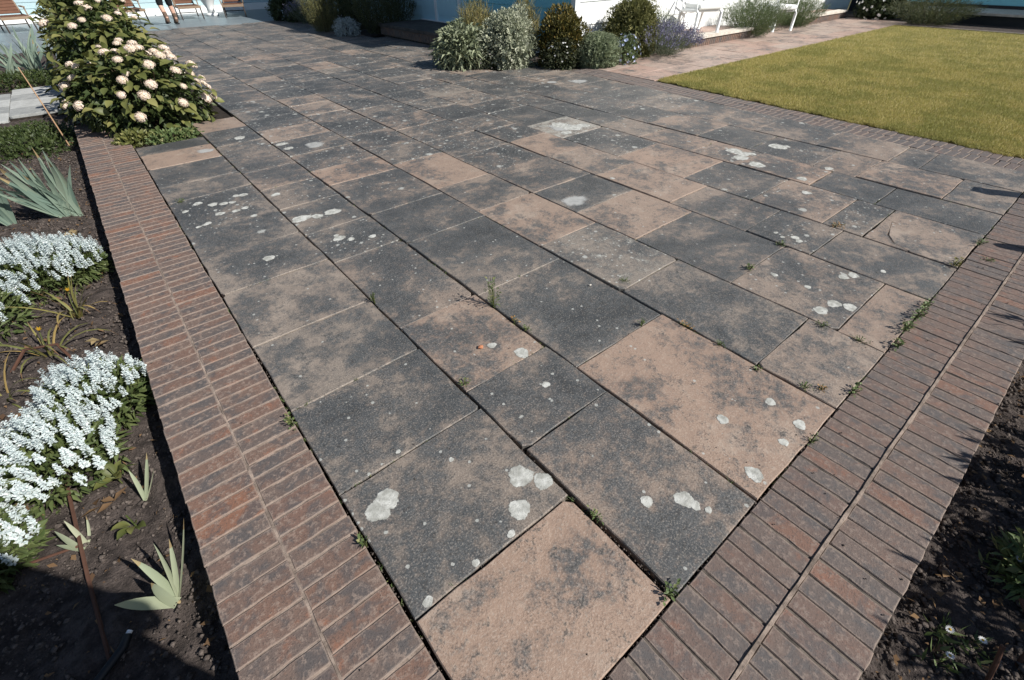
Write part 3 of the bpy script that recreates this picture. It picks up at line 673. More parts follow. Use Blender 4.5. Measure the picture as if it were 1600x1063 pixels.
def shrub(name, label, cat, x, y, rx, ry, h, n, L, W, mat, seed, up=.3, amp=.25, deep=.55, z=0, flowers=None, droop=.1, group=None):
    t = thing(name, label, cat, (x, y, z), 0, group)
    P, D, rs = dome_points(n, rx, ry, h, seed, amp, deep)
    dr = unit(D+np.array([0, 0, up])+rs.normal(0, .55, (n, 3))); nn = unit(D+np.array([0, 0, .6])+rs.normal(0, .5, (n, 3)))
    V, F = leaf_faces(P, dr, nn, L*rs.uniform(.6, 1.2, n), W*rs.uniform(.7, 1.2, n), .2, droop)
    ni = max(300, n//4); P2, D2, r3 = dome_points(ni, rx*.74, ry*.74, h*.80, seed, amp, .4); iw = max(W*2.2, min(rx, h)*.16)
    v2, f2 = leaf_faces(P2, unit(D2+r3.normal(0, .7, (ni, 3))), D2, iw*1.6, iw, .1)
    F = np.concatenate([F, f2+len(V)]); V = np.concatenate([V, v2])
    f = ob('foliage', mesh_np('foliage', V, F, mat), t); f['kind'] = 'stuff'
    stems('stem', 9, min(rx, ry), h, M_stem, t, seed+1)
    if flowers:
        fm, fn, fs = flowers
        P, D, rs = dome_points(fn, rx*1.03, ry*1.03, h*1.03, seed+9, amp, .05)
        Vs = []; Fs = []; m = 0
        for j in range(5):
            an = 2*math.pi*j/5; A = unit(np.cross(D, np.array([.3, .2, 1.]))+1e-3); Bv = np.cross(D, A)
            v, q = leaf_faces(P, A*math.cos(an)+Bv*math.sin(an)+D*.5, D, fs, fs*.8, .1); Vs.append(v); Fs.append(q+m); m += len(v)
        g = ob('flowers', mesh_np('flowers', np.concatenate(Vs), np.concatenate(Fs), fm), t); g['kind'] = 'stuff'
    return t
def spiky(name, label, cat, x, y, r, h, nst, kl, L, W, mat, seed, spread=.8, z=0, tips=None, group=None, lean=(0, 0)):
    """bush of upright stems set with narrow leaves"""
    t = thing(name, label, cat, (x, y, z), 0, group); rs = np.random.RandomState(seed)
    a = rs.uniform(0, 6.283, nst); q = np.sqrt(rs.rand(nst)); b0 = np.stack([np.cos(a)*q*r*.45, np.sin(a)*q*r*.45, np.full(nst, -.02)], 1)
    hh = h*(1.08-.45*q**2)*rs.uniform(.7, 1.1, nst)
    tp = np.stack([np.cos(a)*q*r*spread*1.15+lean[0]*hh, np.sin(a)*q*r*spread*1.15+lean[1]*hh, hh], 1)+rs.normal(0, .03*h, (nst, 3))
    mid = (b0+tp)/2+np.stack([np.cos(a)*q*r*.12, np.sin(a)*q*r*.12, hh*.10], 1)
    u = rs.rand(nst, kl)**.8; u3 = u[..., None]
    P = ((1-u3)**2*b0[:, None]+2*u3*(1-u3)*mid[:, None]+u3**2*tp[:, None]).reshape(-1, 3)
    T = unit((2*(1-u3)*(mid-b0)[:, None]+2*u3*(tp-mid)[:, None]).reshape(-1, 3))
    n = len(P); dr = unit(T+rs.normal(0, .45, (n, 3))); nn = unit(rs.normal(0, 1, (n, 3))+np.array([0, 0, .5]))
    P[:, 2] = np.maximum(P[:, 2], .01)
    V, F = leaf_faces(P, dr, nn, L*rs.uniform(.6, 1.2, n), W, .15)
    f = ob('foliage', mesh_np('foliage', V, F, mat), t); f['kind'] = 'stuff'
    if tips:
        tm, tl, tw = tips; k = 7; uu = np.linspace(0, 1, k); dT = unit(tp-mid)
        P = (tp[:, None]+dT[:, None]*(uu*tl)[None, :, None]).reshape(-1, 3); D = np.repeat(dT, k, 0)
        n = len(P); V, F = leaf_faces(P, D+rs.normal(0, .9, (n, 3)), rs.normal(0, 1, (n, 3)), tw, tw*.8, .2)
        g = ob('flower_spikes', mesh_np('flower_spikes', V, F, tm), t); g['kind'] = 'stuff'
    stems('stem', 10, r, h, M_stem, t, seed+1, .005)
    return t
G = lambda n, a, b, c=None, r=.6: mat_leaf(n, a, b, c, r)
Mg_sage = G('sage_leaf', (.20, .235, .145), (.31, .345, .22), (.37, .40, .27))
Mg_var = G('variegated_leaf', (.23, .26, .18), (.43, .45, .33), (.56, .57, .46))
Mg_gold = G('golden_leaf', (.045, .05, .014), (.13, .115, .028), (.30, .20, .055))
Mg_goldlow = G('dark_evergreen_leaf', (.02, .03, .012), (.05, .06, .025), (.16, .17, .12))
Mg_sant = G('santolina_leaf', (.16, .20, .12), (.26, .30, .185), (.31, .35, .22))
Mg_top = G('clipped_leaf', (.09, .10, .035), (.19, .19, .07), (.28, .26, .11))
Mg_lav = G('lavender_leaf', (.11, .14, .09), (.19, .22, .14))
Mg_lavfl = G('lavender_flower', (.15, .15, .23), (.22, .215, .31), None, .8)
Mg_blue = G('pale_blue_petal', (.42, .50, .74), (.60, .66, .84), None, .7)
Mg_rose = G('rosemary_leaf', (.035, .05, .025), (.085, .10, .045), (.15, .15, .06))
Mg_roselit = G('rosemary_sunlit_leaf', (.09, .10, .04), (.20, .19, .08))  # paler copy of the rosemary leaf, with sunlight painted into its colour
Mg_fennel = G('feathery_leaf', (.08, .12, .05), (.15, .19, .085))
Mg_grassy = G('straw_grass_leaf', (.16, .16, .06), (.29, .25, .10), (.36, .29, .13))
Mg_silver = G('silver_leaf', (.30, .36, .37), (.46, .52, .52))
Mg_dkbush = G('dark_bush_leaf', (.025, .04, .018), (.06, .08, .03))
Mg_whfl = G('white_petal', (.78, .79, .78), (.86, .86, .84), None, .7)
Mg_pkfl = G('small_pale_flower', (.60, .52, .52), (.78, .72, .70), None, .7)

# corner bed in front of the white wall
shrub('sage_bush', 'rounded grey green sage bush with long leaves at the patio corner', 'bush', 5.28, 7.80, .43, .43, .60, 1700, .14, .036, Mg_sage, 41, .1, .3, droop=.35)
spiky('ornamental_grass', 'straw coloured grassy tuft behind the sage bush', 'grass tuft', 6.05, 8.35, .36, .92, 260, 12, .14, .008, Mg_grassy, 42, .8)
spiky('ornamental_grass', 'thin pale grassy tuft in front of the blue door wall', 'grass tuft', 6.55, 9.15, .36, .85, 160, 12, .15, .006, Mg_lav, 43, .9)
spiky('ornamental_grass', 'straw grassy tuft between variegated and golden shrubs', 'grass tuft', 6.55, 7.55, .30, 1.0, 180, 12, .14, .008, Mg_grassy, 44, .7)
shrub('variegated_shrub', 'pale variegated cream and green shrub beside the sage bush', 'bush', 5.95, 7.28, .50, .46, .82, 7500, .045, .022, Mg_var, 45, .4, .36)
shrub('low_groundcover', 'dark low plant with tiny pale flowers under the variegated shrub', 'plant', 5.55, 7.42, .30, .28, .28, 900, .04, .016, Mg_goldlow, 46, .2, .2, flowers=(Mg_pkfl, 70, .012))
shrub('golden_shrub', 'upright golden bronze leaved shrub against the white wall corner', 'bush', 6.70, 6.74, .44, .43, .82, 4200, .065, .024, Mg_gold, 47, .7, .28, deep=.4)
shrub('evergreen_skirt', 'dark foliage dotted with white flowers below the golden shrub', 'plant', 6.52, 6.52, .36, .30, .42, 1800, .04, .02, Mg_goldlow, 48, .2, .2, flowers=(Mg_whfl, 34, .018))
shrub('santolina_mound', 'tight grey green rounded mound between golden shrub and blue flowers', 'bush', 7.10, 6.22, .42, .40, .50, 9000, .022, .010, Mg_sant, 49, .6, .1, deep=.35)
shrub('blue_flower_plant', 'small plant with pale blue flowers beside the green mound', 'flower', 7.62, 6.02, .24, .22, .42, 900, .04, .014, Mg_fennel, 50, .3, .25, flowers=(Mg_blue, 55, .032))
shrub('clipped_shrub', 'tall rounded olive green shrub in front of the white wall', 'bush', 8.40, 6.58, .58, .50, .94, 9500, .038, .017, Mg_top, 51, .4, .22)
spiky('lavender_bush', 'purple flowering lavender spilling onto the path beside the terrace', 'lavender', 8.85, 6.22, .55, .42, 900, 12, .05, .006, Mg_lav, 52, 1.2, tips=(Mg_lavfl, .10, .022))
spiky('feathery_bush', 'feathery green bush between clipped shrub and white armchair', 'bush', 9.35, 6.72, .40, .66, 420, 14, .08, .005, Mg_fennel, 53, 1.0)
spiky('feathery_bush', 'wispy green bush between the two white chairs', 'bush', 12.62, 6.34, .60, .74, 900, 16, .09, .006, Mg_fennel, 54, 1.15)
spiky('feathery_bush', 'rounded wispy bush just past the second white chair', 'bush', 15.15, 6.50, .55, .66, 700, 16, .09, .006, Mg_fennel, 55, 1.1)
shrub('white_flower_bush', 'dark shaded bush dotted with white flowers at the path end', 'bush', 18.9, 5.75, .75, .6, .75, 3000, .06, .025, Mg_dkbush, 56, .3, .2, flowers=(Mg_whfl, 60, .045))
spiky('lavender_bush', 'sprawling grey green lavender at the far lawn corner', 'lavender', 17.95, 4.25, .75, .62, 800, 14, .10, .007, Mg_rose, 57, 1.3)
shrub('white_flower_bush', 'low white flowering plant against the dark step', 'plant', 18.2, 1.75, .3, .4, .2, 400, .05, .02, Mg_dkbush, 58, .3, .2, flowers=(Mg_whfl, 20, .03))
# bed beside the blue wall
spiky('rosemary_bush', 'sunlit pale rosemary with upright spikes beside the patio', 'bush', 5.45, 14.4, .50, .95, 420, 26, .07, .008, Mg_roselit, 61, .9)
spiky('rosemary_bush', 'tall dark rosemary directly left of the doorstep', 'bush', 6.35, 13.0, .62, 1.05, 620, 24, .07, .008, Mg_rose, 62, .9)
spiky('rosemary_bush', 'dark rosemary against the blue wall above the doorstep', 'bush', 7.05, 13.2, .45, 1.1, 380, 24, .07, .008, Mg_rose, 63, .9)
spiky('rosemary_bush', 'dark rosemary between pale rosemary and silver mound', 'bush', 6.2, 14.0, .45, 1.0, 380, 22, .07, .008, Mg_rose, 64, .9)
shrub('silver_mound', 'small silvery mound plant at the foot of the rosemary', 'plant', 5.55, 13.25, .33, .33, .36, 1500, .055, .012, Mg_silver, 65, .5, .2)
shrub('dark_bush', 'dark rounded bush where patio meets the grey deck', 'bush', 5.75, 18.3, .52, .5, .62, 2500, .05, .024, Mg_dkbush, 66, .3, .2)
spiky('lavender_bush', 'shaded lavender between dark bush and pale rosemary', 'lavender', 5.95, 16.6, .55, .55, 420, 10, .07, .006, Mg_lav, 67, 1.1, tips=(Mg_lavfl, .10, .02))
shrub('dark_bush', 'low dark bush beside the shaded lavender', 'bush', 5.85, 17.5, .40, .4, .42, 1400, .045, .02, Mg_dkbush, 68, .3, .2)
shrub('dark_bush', 'dark bush against the blue wall behind the lavender', 'bush', 6.9, 17.0, .55, .9, 1.0, 2600, .06, .026, Mg_dkbush, 69, .3, .2)

# ------------------------------------------------------------------ hydrangeas
def hyd_leaf_mesh(seed):
    rs = np.random.RandomState(seed); V = []; F = []; n = 6
    prof = [.06, .50, .86, 1.0, .90, .60, .02]
    for i in range(n+1):
        t = i/n; zc = .10*math.sin(t*2.2)-.22*t*t
        for s in (-1, 0, 1):
            w = prof[i]*.5*.58*(1+.06*rs.normal())
            V.append((t, s*w, zc+abs(s)*w*.38+.012*rs.normal()*abs(s)))
    for i in range(n):
        for k in range(2): F.append((i*3+k, (i+1)*3+k, (i+1)*3+k+1, i*3+k+1))
    return mesh_py('leaf', V, F, M_hyd, True)
HL = [hyd_leaf_mesh(500+i) for i in range(6)]
def head_mesh(seed):
    rs = np.random.RandomState(seed); V = []; F = []; n = 64
    for i in range(n):
        z = 1-1.25*(i+.5)/n; th = i*2.39996+rs.normal(0, .15); r = math.sqrt(max(0, 1-z*z))
        d = np.array([r*math.cos(th), r*math.sin(th), z]); c = d*np.array([1, 1, .62])*rs.uniform(.88, 1.04)
        a = np.cross(d, [.31, .17, .93]); a /= np.linalg.norm(a); b = np.cross(d, a); ph = rs.uniform(0, 6.28)
        for q in range(4):
            an = ph+q*math.pi/2; e1 = a*math.cos(an)+b*math.sin(an); e2 = a*math.cos(an+.75)+b*math.sin(an+.75); e3 = a*math.cos(an-.75)+b*math.sin(an-.75)
            m = len(V); V += [c, c+e2*.13+d*.03, c+e1*.19+d*.02, c+e3*.13+d*.03]; F.append((m, m+1, m+2, m+3))
    # inner core so the head is not see-through
    v, f = lathe([(.05, -.35), (.62, -.22), (.80, .05), (.62, .36), (.12, .54)], 10); m = len(V)
    V += [np.array(p) for p in v]; F += [tuple(i+m for i in q) for q in f]
    return mesh_py('flower_head', V, F, M_head)
HH = [head_mesh(520+i) for i in range(5)]
def hydrangea(label, x, y, rx, ry, h, nl, nh, seed, scale=1.0, spots=None):
    t = thing('hydrangea', label, 'hydrangea', (x, y, -.05), 0, None)
    rs = np.random.RandomState(seed)
    stems('stem', 16, min(rx, ry)*1.2, h, M_stem, t, seed+3, .008)
    n = int(2600*rx*ry*h/.35); P, D, r2 = dome_points(n, rx*.86, ry*.86, h*.88, seed+5, .18, .75)
    V, F = leaf_faces(P, unit(D+r2.normal(0, .6, (n, 3))), unit(D+np.array([0, 0, .8])+r2.normal(0, .4, (n, 3))), .085*r2.uniform(.7, 1.2, n), .05, .15, .3)
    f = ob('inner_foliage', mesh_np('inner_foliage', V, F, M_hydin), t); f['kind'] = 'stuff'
    P, D, _ = dome_points(nl, rx, ry, h, seed, .18, .22)
    for i in range(nl):
        d = Vector(D[i]); out = Vector((d.x, d.y, d.z*.45+.15)) + Vector(rs.normal(0, .42, 3)); out.normalize()
        nrm = (d*.6+Vector((0, 0, 1.0))+Vector(rs.normal(0, .28, 3))).normalized()
        xa = (out-nrm*out.dot(nrm)*.8).normalized(); ya = nrm.cross(xa).normalized(); za = xa.cross(ya)
        m = Matrix((xa, ya, za)).transposed()
        L = rs.uniform(.08, .15)*scale
        ob('leaf', HL[rs.randint(6)], t, tuple(P[i]), m.to_euler(), L)
    hp, hd, _ = dome_points(nh*9, rx*1.04, ry*1.04, h*1.04, seed+77, .15, .0)
    c = 0; taken = []
    for i in range(len(hp)):
        if c >= nh: break
        if hd[i][2] < -.12 or (hd[i][0] < -.25 and rs.rand() < .7) or any(np.linalg.norm(hp[i]-q) < .13 for q in taken): continue
        taken.append(hp[i]); c += 1
        d = Vector((hd[i][0]*.7, hd[i][1]*.7, .55+max(0, hd[i][2]))).normalized()
        r = rs.uniform(.036, .064)
        ob('flower_head', HH[rs.randint(5)], t, tuple(hp[i]), d.to_track_quat('Z', 'Y').to_euler(), r)
    return t
hydrangea('hydrangea bush with pale pink flower heads at the end of the brick border', .42, 7.30, .68, .70, .80, 298, 60, 601)
hydrangea('hydrangea bush in the middle of the row with many upturned leaves', .36, 8.70, .60, .75, 1.12, 298, 16, 602, 1.1)
hydrangea('hydrangea bush at the back of the row near the loungers', .40, 10.2, .62, .85, 1.34, 290, 9, 603, 1.15)
hydrangea('hydrangea bush low on the left side over the brick edge', -.02, 7.75, .36, .45, .66, 170, 6, 604)
shrub('leafy_bush', 'loose light green leafy bush behind the hydrangeas', 'bush', +.35, 12.2, .62, .8, 1.25, 1800, .13, .05, M_hyd, 605, .4, .25)
shrub('low_groundcover', 'low light green leafy plant spilling over the slab edge under hydrangea', 'plant', .47, 6.50, .28, .15, .09, 520, .035, .018, M_weed, 606, .5, .25, z=-.04)
shrub('low_groundcover', 'small leafy plant at the end of the brick border under hydrangea', 'plant', .12, 6.62, .2, .16, .12, 300, .04, .022, M_hyd, 607, .5, .25, z=-.04)

# ------------------------------------------------------------------ left bed plants
def spike_mesh(seed):
    rs = np.random.RandomState(seed); n = 40
    z = np.linspace(.0, 1, n); th = np.arange(n)*2.4+rs.normal(0, .3, n); r = .070*(1-.6*z**1.6)*rs.uniform(.75, 1.25, n)+.016
    P = np.stack([r*.3*np.cos(th), r*.3*np.sin(th), z*.62+.36], 1); D = np.stack([np.cos(th), np.sin(th), .5+.4*rs.rand(n)], 1)
    N = np.stack([np.cos(th)*.3, np.sin(th)*.3, np.ones(n)], 1)+rs.normal(0, .3, (n, 3))
    V, F = leaf_faces(P, D, N, r*rs.uniform(.8, 1.25, n), r*.85, .15)
    v2, f2 = leaf_faces(P+np.array([0, 0, .02]), D*np.array([1, 1, -.2])+rs.normal(0, .3, (n, 3)), N, r*rs.uniform(.7, 1.1, n), r*.7, .1)
    return mesh_np('flower_spike', np.concatenate([V, v2]), np.concatenate([F, f2+len(V)]), M_salvia)
SP = [spike_mesh(700+i) for i in range(7)]
def salvia(label, x, y, r, h, ns, seed):
    t = thing('white_flower_plant', label, 'flower', (x, y, BED+.0)); rs = np.random.RandomState(seed)
    n = 1500; P, D, r2 = dome_points(n, r*.95, r*.95, h*.72, seed, .2, .8)
    V, F = leaf_faces(P, unit(D+np.array([0, 0, .5])+r2.normal(0, .5, (n, 3))), unit(D+r2.normal(0, .6, (n, 3))+np.array([0, 0, .5])), .06*r2.uniform(.7, 1.2, n), .016, .2, .2)
    f = ob('foliage', mesh_np('foliage', V, F, M_salvleaf), t); f['kind'] = 'stuff'
    parts = []; pos = []
    for i in range(ns):
        for _ in range(30):
            a = rs.uniform(0, 6.283); q = math.sqrt(rs.rand())*r
            p = np.array([q*math.cos(a), q*math.sin(a)])
            if all(np.hypot(*(p-o)) > .028 for o in pos): break
        pos.append(p); k = q/r
        L = rs.uniform(.085, .145); z = h*(1.02-.45*k*k)-L*.85+rs.normal(0, .012)
        lean = Vector((p[0]/r*.22+rs.normal(0, .10)-.03, p[1]/r*.22+rs.normal(0, .10), 1)).normalized()
        ob('flower_spike', SP[rs.randint(7)], t, (p[0], p[1], z), (lean.to_track_quat('Z', 'Y') @ Matrix.Rotation(rs.uniform(0, 6.28), 3, 'Z').to_quaternion()).to_euler(), (L*1.5, L*1.5, L))
        e = Vector((p[0], p[1], z))+lean*L*.45
        parts.append(tube([(p[0]*.45, p[1]*.45, -.02), (p[0]*.85, p[1]*.85, max(.02, z*.6)), tuple(e)], .0016, 4))
    ob('stem', mesh_py('stem', *join(parts), M_greenstem), t)
    return t
salvia('dense clump of white flower spikes below the large iris fan', -.80, 3.95, .30, .34, 155, 711)
salvia('clump of white flower spikes between iris fan and brick edging', -.60, 3.98, .17, .29, 60, 712)
salvia('white flower clump crowded against the brick edging with seedlings below', -.59, 2.36, .20, .30, 85, 713)
salvia('broad clump of white flower spikes behind the rusty stake', -.78, 2.06, .23, .30, 118, 714)
salvia('half shaded clump of white flower spikes beside the rusty bar', -1.0, 1.72, .16, .27, 44, 715)
salvia('clump of white flower spikes behind the yellowing daylilies', -1.08, 3.55, .24, .32, 62, 716)

def blade_mesh(name, seed, bend, w, mat, drytip=None, n=7):
    """sword leaf, unit length, folded, bending over"""
    rs = np.random.RandomState(seed); V = []; F = []; x = z = 0.0; ang = rs.uniform(-.05, .05); tw = rs.normal(0, .25)
    for i in range(n+1):
        t = i/n; ww = w*(.72+.55*t-1.27*t**3.2)*.5; ww = max(ww, .002)
        for s in (-1, 0, 1):
            V.append((x+ (s*ww*math.sin(tw*t))+abs(s)*ww*.25, s*ww*math.cos(tw*t), z))
        ang += bend/n*(.4+1.2*t); x += math.sin(ang)/n; z += math.cos(ang)/n
    for i in range(n):
        for k in range(2): F.append((i*3+k, i*3+k+1, (i+1)*3+k+1, (i+1)*3+k))
    me = mesh_py(name, V, F, mat, True)
    if drytip:
        me.materials.append(drytip)
        for p in me.polygons:
            if p.index >= (n-1)*2: p.material_index = 1
    return me
M_irispale = mat_leaf('iris_pale_leaf', (.33, .38, .26), (.42, .46, .32), (.46, .48, .34), .5, .25)
IP = [blade_mesh('leaf', 810+i, b, .14, M_irispale, M_irisdry if i % 3 == 0 else None) for i, b in enumerate((.15, .3, .2, .4))]
IB = [blade_mesh('leaf', 800+i, b, .085, M_iris, M_irisdry if i % 3 == 0 else None) for i, b in enumerate((.15, .35, .5, .7, .25, .4))]
DB = [blade_mesh('leaf', 820+i, b, .045, M_daylily, M_dead if i % 2 == 0 else None) for i, b in enumerate((.7, 1.1, 1.5, 1.9, 2.3))]
def blades_plant(name, label, cat, x, y, leaves, meshes, z=BED, seed=0, extra=None, group=None):
    """leaves: list of (azimuth deg, lean deg from vertical, length, offset)"""
    t = thing(name, label, cat, (x, y, z), 0, group); rs = np.random.RandomState(seed)
    for i, (az, lean, L, off) in enumerate(leaves):
        m = Matrix.Rotation(R_(az), 3, 'Z') @ Matrix.Rotation(R_(lean), 3, 'Y')
        if name == 'iris': m = m @ Matrix.Rotation(R_(90+rs.normal(0, 18)), 3, 'Z')
        ob('leaf', meshes[rs.randint(len(meshes))], t, (off*math.cos(R_(az)), off*math.sin(R_(az)), -.01), m.to_euler(), L)
    v, f = lathe([(.004, -.05), (.009, -.03), (.009, -.012), (.004, -.002)], 8)
    ob('crown', mesh_py('crown', v, f, M_irisdry), t)
    return t
def fan(n, az, spread, L, seed, off=.05):
    rs = np.random.RandomState(seed); out = []
    for i in range(n):
        k = (i+.5)/n*2-1
        out.append((az+(0 if k > 0 else 180)+rs.normal(0, 14), abs(k)*spread+rs.uniform(0, 6), L*rs.uniform(.7, 1.05)*(1-.2*abs(k)), off*rs.uniform(-.2, 1)))
    return out
# large fan under the groundcover
blades_plant('iris', 'large fan of grey green iris leaves above the white flowers', 'iris', -.60, 5.22, [(185+12*math.sin(i*5), -20+i*2.3, .46+.12*math.sin(i*2.3), .06*math.sin(i*9)) for i in range(30)]+[(160+15*math.sin(i*4), -10+i*4, .46, .09) for i in range(11)], IB, seed=1)
blades_plant('iris', 'second iris fan leaning left beside the large fan', 'iris', -.92, 5.25, [(185+9*math.sin(i*5), -14+i*4.5, .42+.07*math.sin(i*2.3), .05) for i in range(12)], IB, seed=2)
blades_plant('iris', 'lone iris with six broad pale leaves in the shadow edge', 'iris', -.515, 1.20, [(50, 46, .27, .012), (50, 30, .23, .01), (48, 20, .25, .012), (52, 8, .25, .01), (230, 4, .25, .01), (228, 20, .31, .0)], IP, seed=3)
blades_plant('iris', 'small young iris with short upright leaves beside the brick edge', 'iris', -.545, 1.70, [(50, 18, .16, .01), (50, 42, .20, .01), (50, 64, .13, .012)], IP, seed=4)
blades_plant('iris', 'small wilting iris beside the rusty stake', 'iris', -.74, 1.62, [(230, 4, .19, .01), (50, 8, .16, .01), (50, 46, .12, .01), (230, 20, .15, .0)], IP, seed=5)
blades_plant('iris', 'clump of upright iris leaves near the grey deck', 'iris', -.70, 13.6, fan(16, 160, 48, .60, 6, .25)+fan(12, 70, 40, .8, 7, .25), IB, seed=6, z=BED)
blades_plant('iris', 'iris clump furthest along the bed beside a wooden lounger', 'iris', -1.25, 13.4, fan(14, 150, 40, .8, 8, .2), IB, seed=7, z=BED)
blades_plant('iris', 'iris clump leaning over the soil behind the pale flagstones', 'iris', -.95, 14.9, fan(18, 165, 60, .85, 9, .25), IB, seed=8, z=BED)
def lily(label, x, y, n, L, seed, flower=False):
    rs = np.random.RandomState(seed)
    t = blades_plant('daylily', label, 'plant', x, y, [(rs.uniform(0, 360), rs.uniform(5, 45), L*rs.uniform(.6, 1.1), .015) for _ in range(n)], DB, seed=seed)
    if flower:
        V, F = leaf_faces(np.zeros((6, 3)), np.stack([np.cos(np.arange(6)*1.047), np.sin(np.arange(6)*1.047), np.full(6, 2.6)], 1), np.tile([0, 0, 1.], (6, 1)), .038, .012, .35)
        pz = (.03, .02, .16); fl = ob('flower', mesh_np('flower', V, F, M_yellow), t, pz, (.6, .4, 0))
        ob('stem', mesh_py('stem', *tube([(0, 0, 0), (.012, .01, .09), pz], .003, 5), M_greenstem), t)
    return t
lily('yellowing daylily with a yellow bud between the two white clumps', -.66, 3.42, 16, .32, 21, True)
lily('straggly daylily with bent brown tips below the yellow bud', -.80, 3.05, 14, .34, 22, True)
lily('daylily with arching olive leaves over the soil', -.98, 2.75, 13, .32, 23)
lily('small daylily tuft beside the shaded soil', -1.10, 2.45, 10, .28, 24)
# seedlings by the clump
def seedling(label, x, y, n, L, seed, z=BED+.01, name='seedling', mat=None):
    t = thing(name, label, 'plant', (x, y, z)); rs = np.random.RandomState(seed)
    for i in range(n):
        a = rs.uniform(0, 6.28); m = Matrix.Rotation(a, 3, 'Z') @ Matrix.Rotation(-rs.uniform(.2, 1.0), 3, 'Y')
        ob('leaf', HL[rs.randint(6)], t, (.01*math.cos(a), .01*math.sin(a), .02+.012*i*rs.rand()), m.to_euler(), L*rs.uniform(.7, 1.2))
    ob('stem', mesh_py('stem', *tube([(0, 0, -.02), (.004, 0, .03+.01*n)], .003, 5), M_greenstem), t); return t
seedling('young broad leaved seedling at the front of the white clump', -.60, 1.86, 7, .085, 31)
seedling('low seedling with rounded leaves beside the young iris', -.575, 1.58, 6, .05, 32)
# low groundcover mats further along
shrub('low_groundcover', 'mat of small dark green leaves beside the bamboo cane', 'plant', -.85, 7.9, .50, .85, .16, 3200, .035, .018, M_hydin, 33, .6, .3, z=BED)
shrub('low_groundcover', 'dark green mat in front of the pale flagstones', 'plant', -1.5, 8.3, .55, .6, .16, 2200, .035, .018, M_hydin, 35, .6, .3, z=BED)
shrub('low_groundcover', 'dark green mat behind the pale flagstones', 'plant', -1.0, 12.4, .8, .55, .2, 2200, .045, .02, M_hydin, 36, .6, .3, z=BED)
# pale flagstones crossing the bed
fl = struct('flagstone_path', box(-2.2, -.37, 9.55, 11.75, -.4, BED+.02), M_dirt)
rs = np.random.RandomState(41); mats = [M_palestone, M_greystone, M_palestone, M_greystone]
for j in range(4):
    for i, (xa, xb) in enumerate(((-1.06, -.40), (-1.75, -1.07))):
        p = gapped(xa, xb, 9.58+j*.54-i*.18, 9.58+(j+1)*.54-i*.18, rs)
        add_slab(p, (.3, .5, .1), BED+.055-.02*i, (0, 0), 900+j*2+i, 'slab', mats[(j+i+1) % 4], fl, .25)
# cane, stakes, hose
tag(ob('bamboo_cane', mesh_py('bamboo_cane', *tube([(-.49, 7.46, BED-.05), (-.50, 7.47, .25), (-.515, 7.50, .66)], [.007, .0065, .005], 7), M_cane)), 'thin bamboo cane leaning in the bed beside the hydrangea', 'cane')
def flatbar(pts, w): 
    return tube(pts, w, 6)
tag(ob('rusty_stake', mesh_py('rusty_stake', *flatbar([(-.755, 2.02, BED+.07), (-.742, 1.80, BED+.065), (-.722, 1.45, BED+.05), (-.70, 1.10, BED+.02)], .0065), M_rust)), 'straight rusty rod lying across the shaded soil beside the small iris', 'stake')
tag(ob('rusty_stake', mesh_py('rusty_stake', *flatbar([(-1.25, 1.72, BED+.06), (-.98, 1.66, BED+.055), (-.735, 1.605, BED+.045)], .005), M_rust)), 'thin rusty rod lying at right angles to the long rusty rod', 'stake')
tag(ob('rusty_stake', mesh_py('rusty_stake', *flatbar([(-1.05, 2.95, BED-.05), (-.86, 3.02, BED+.11), (-.72, 2.95, BED+.12), (-.70, 2.94, BED-.1)], .008), M_rust)), 'rusty plant hoop among the yellowing daylilies', 'stake')
hp = [(-1.25, 1.35, BED+.05), (-.98, 1.18, BED+.045), (-.86, 1.08, BED+.04), (-.74, 1.06, BED+.045), (-.655, 1.12, BED+.05), (-.635, 1.15, BED+.055)]
hs = thing('garden_hose', 'black garden hose with a white end lying in shade', 'hose', (0, 0, 0))
ob('hose', mesh_py('hose', *tube(hp, .013, 10), M_hose, True), hs)
ob('end_cap', mesh_py('end_cap', *tube([(-.636, 1.149, BED+.055), (-.628, 1.158, BED+.056)], .008, 10), M_whitemetal), hs)
def litter(label, x, y, z, seed, mat, L):
    rs = np.random.RandomState(seed); n = 5
    V, F = leaf_faces(rs.normal(0, .02, (n, 3))*np.array([1, 1, .1])+np.array([0, 0, .006]), rs.normal(0, 1, (n, 3))*np.array([1, 1, .2]), np.tile([0, 0, 1.], (n, 1))+rs.normal(0, .3, (n, 3)), L*rs.uniform(.6, 1.2, n), L*.5, .25)
    tag(ob('dead_leaves', mesh_np('dead_leaves', V, F, mat), None, (x, y, z)), label, 'dead leaves')
litter('curled orange dead leaves at the front of the white clump', -.66, 1.76, BED+.03, 1, M_dead, .06)
litter('pale dead iris leaves beside the brick edge shadow', -.56, 3.0, BED+.03, 2, M_irisdry, .07)
litter('brown dead leaves under the large iris fan', -.60, 4.75, BED+.03, 3, M_irisdry, .08)

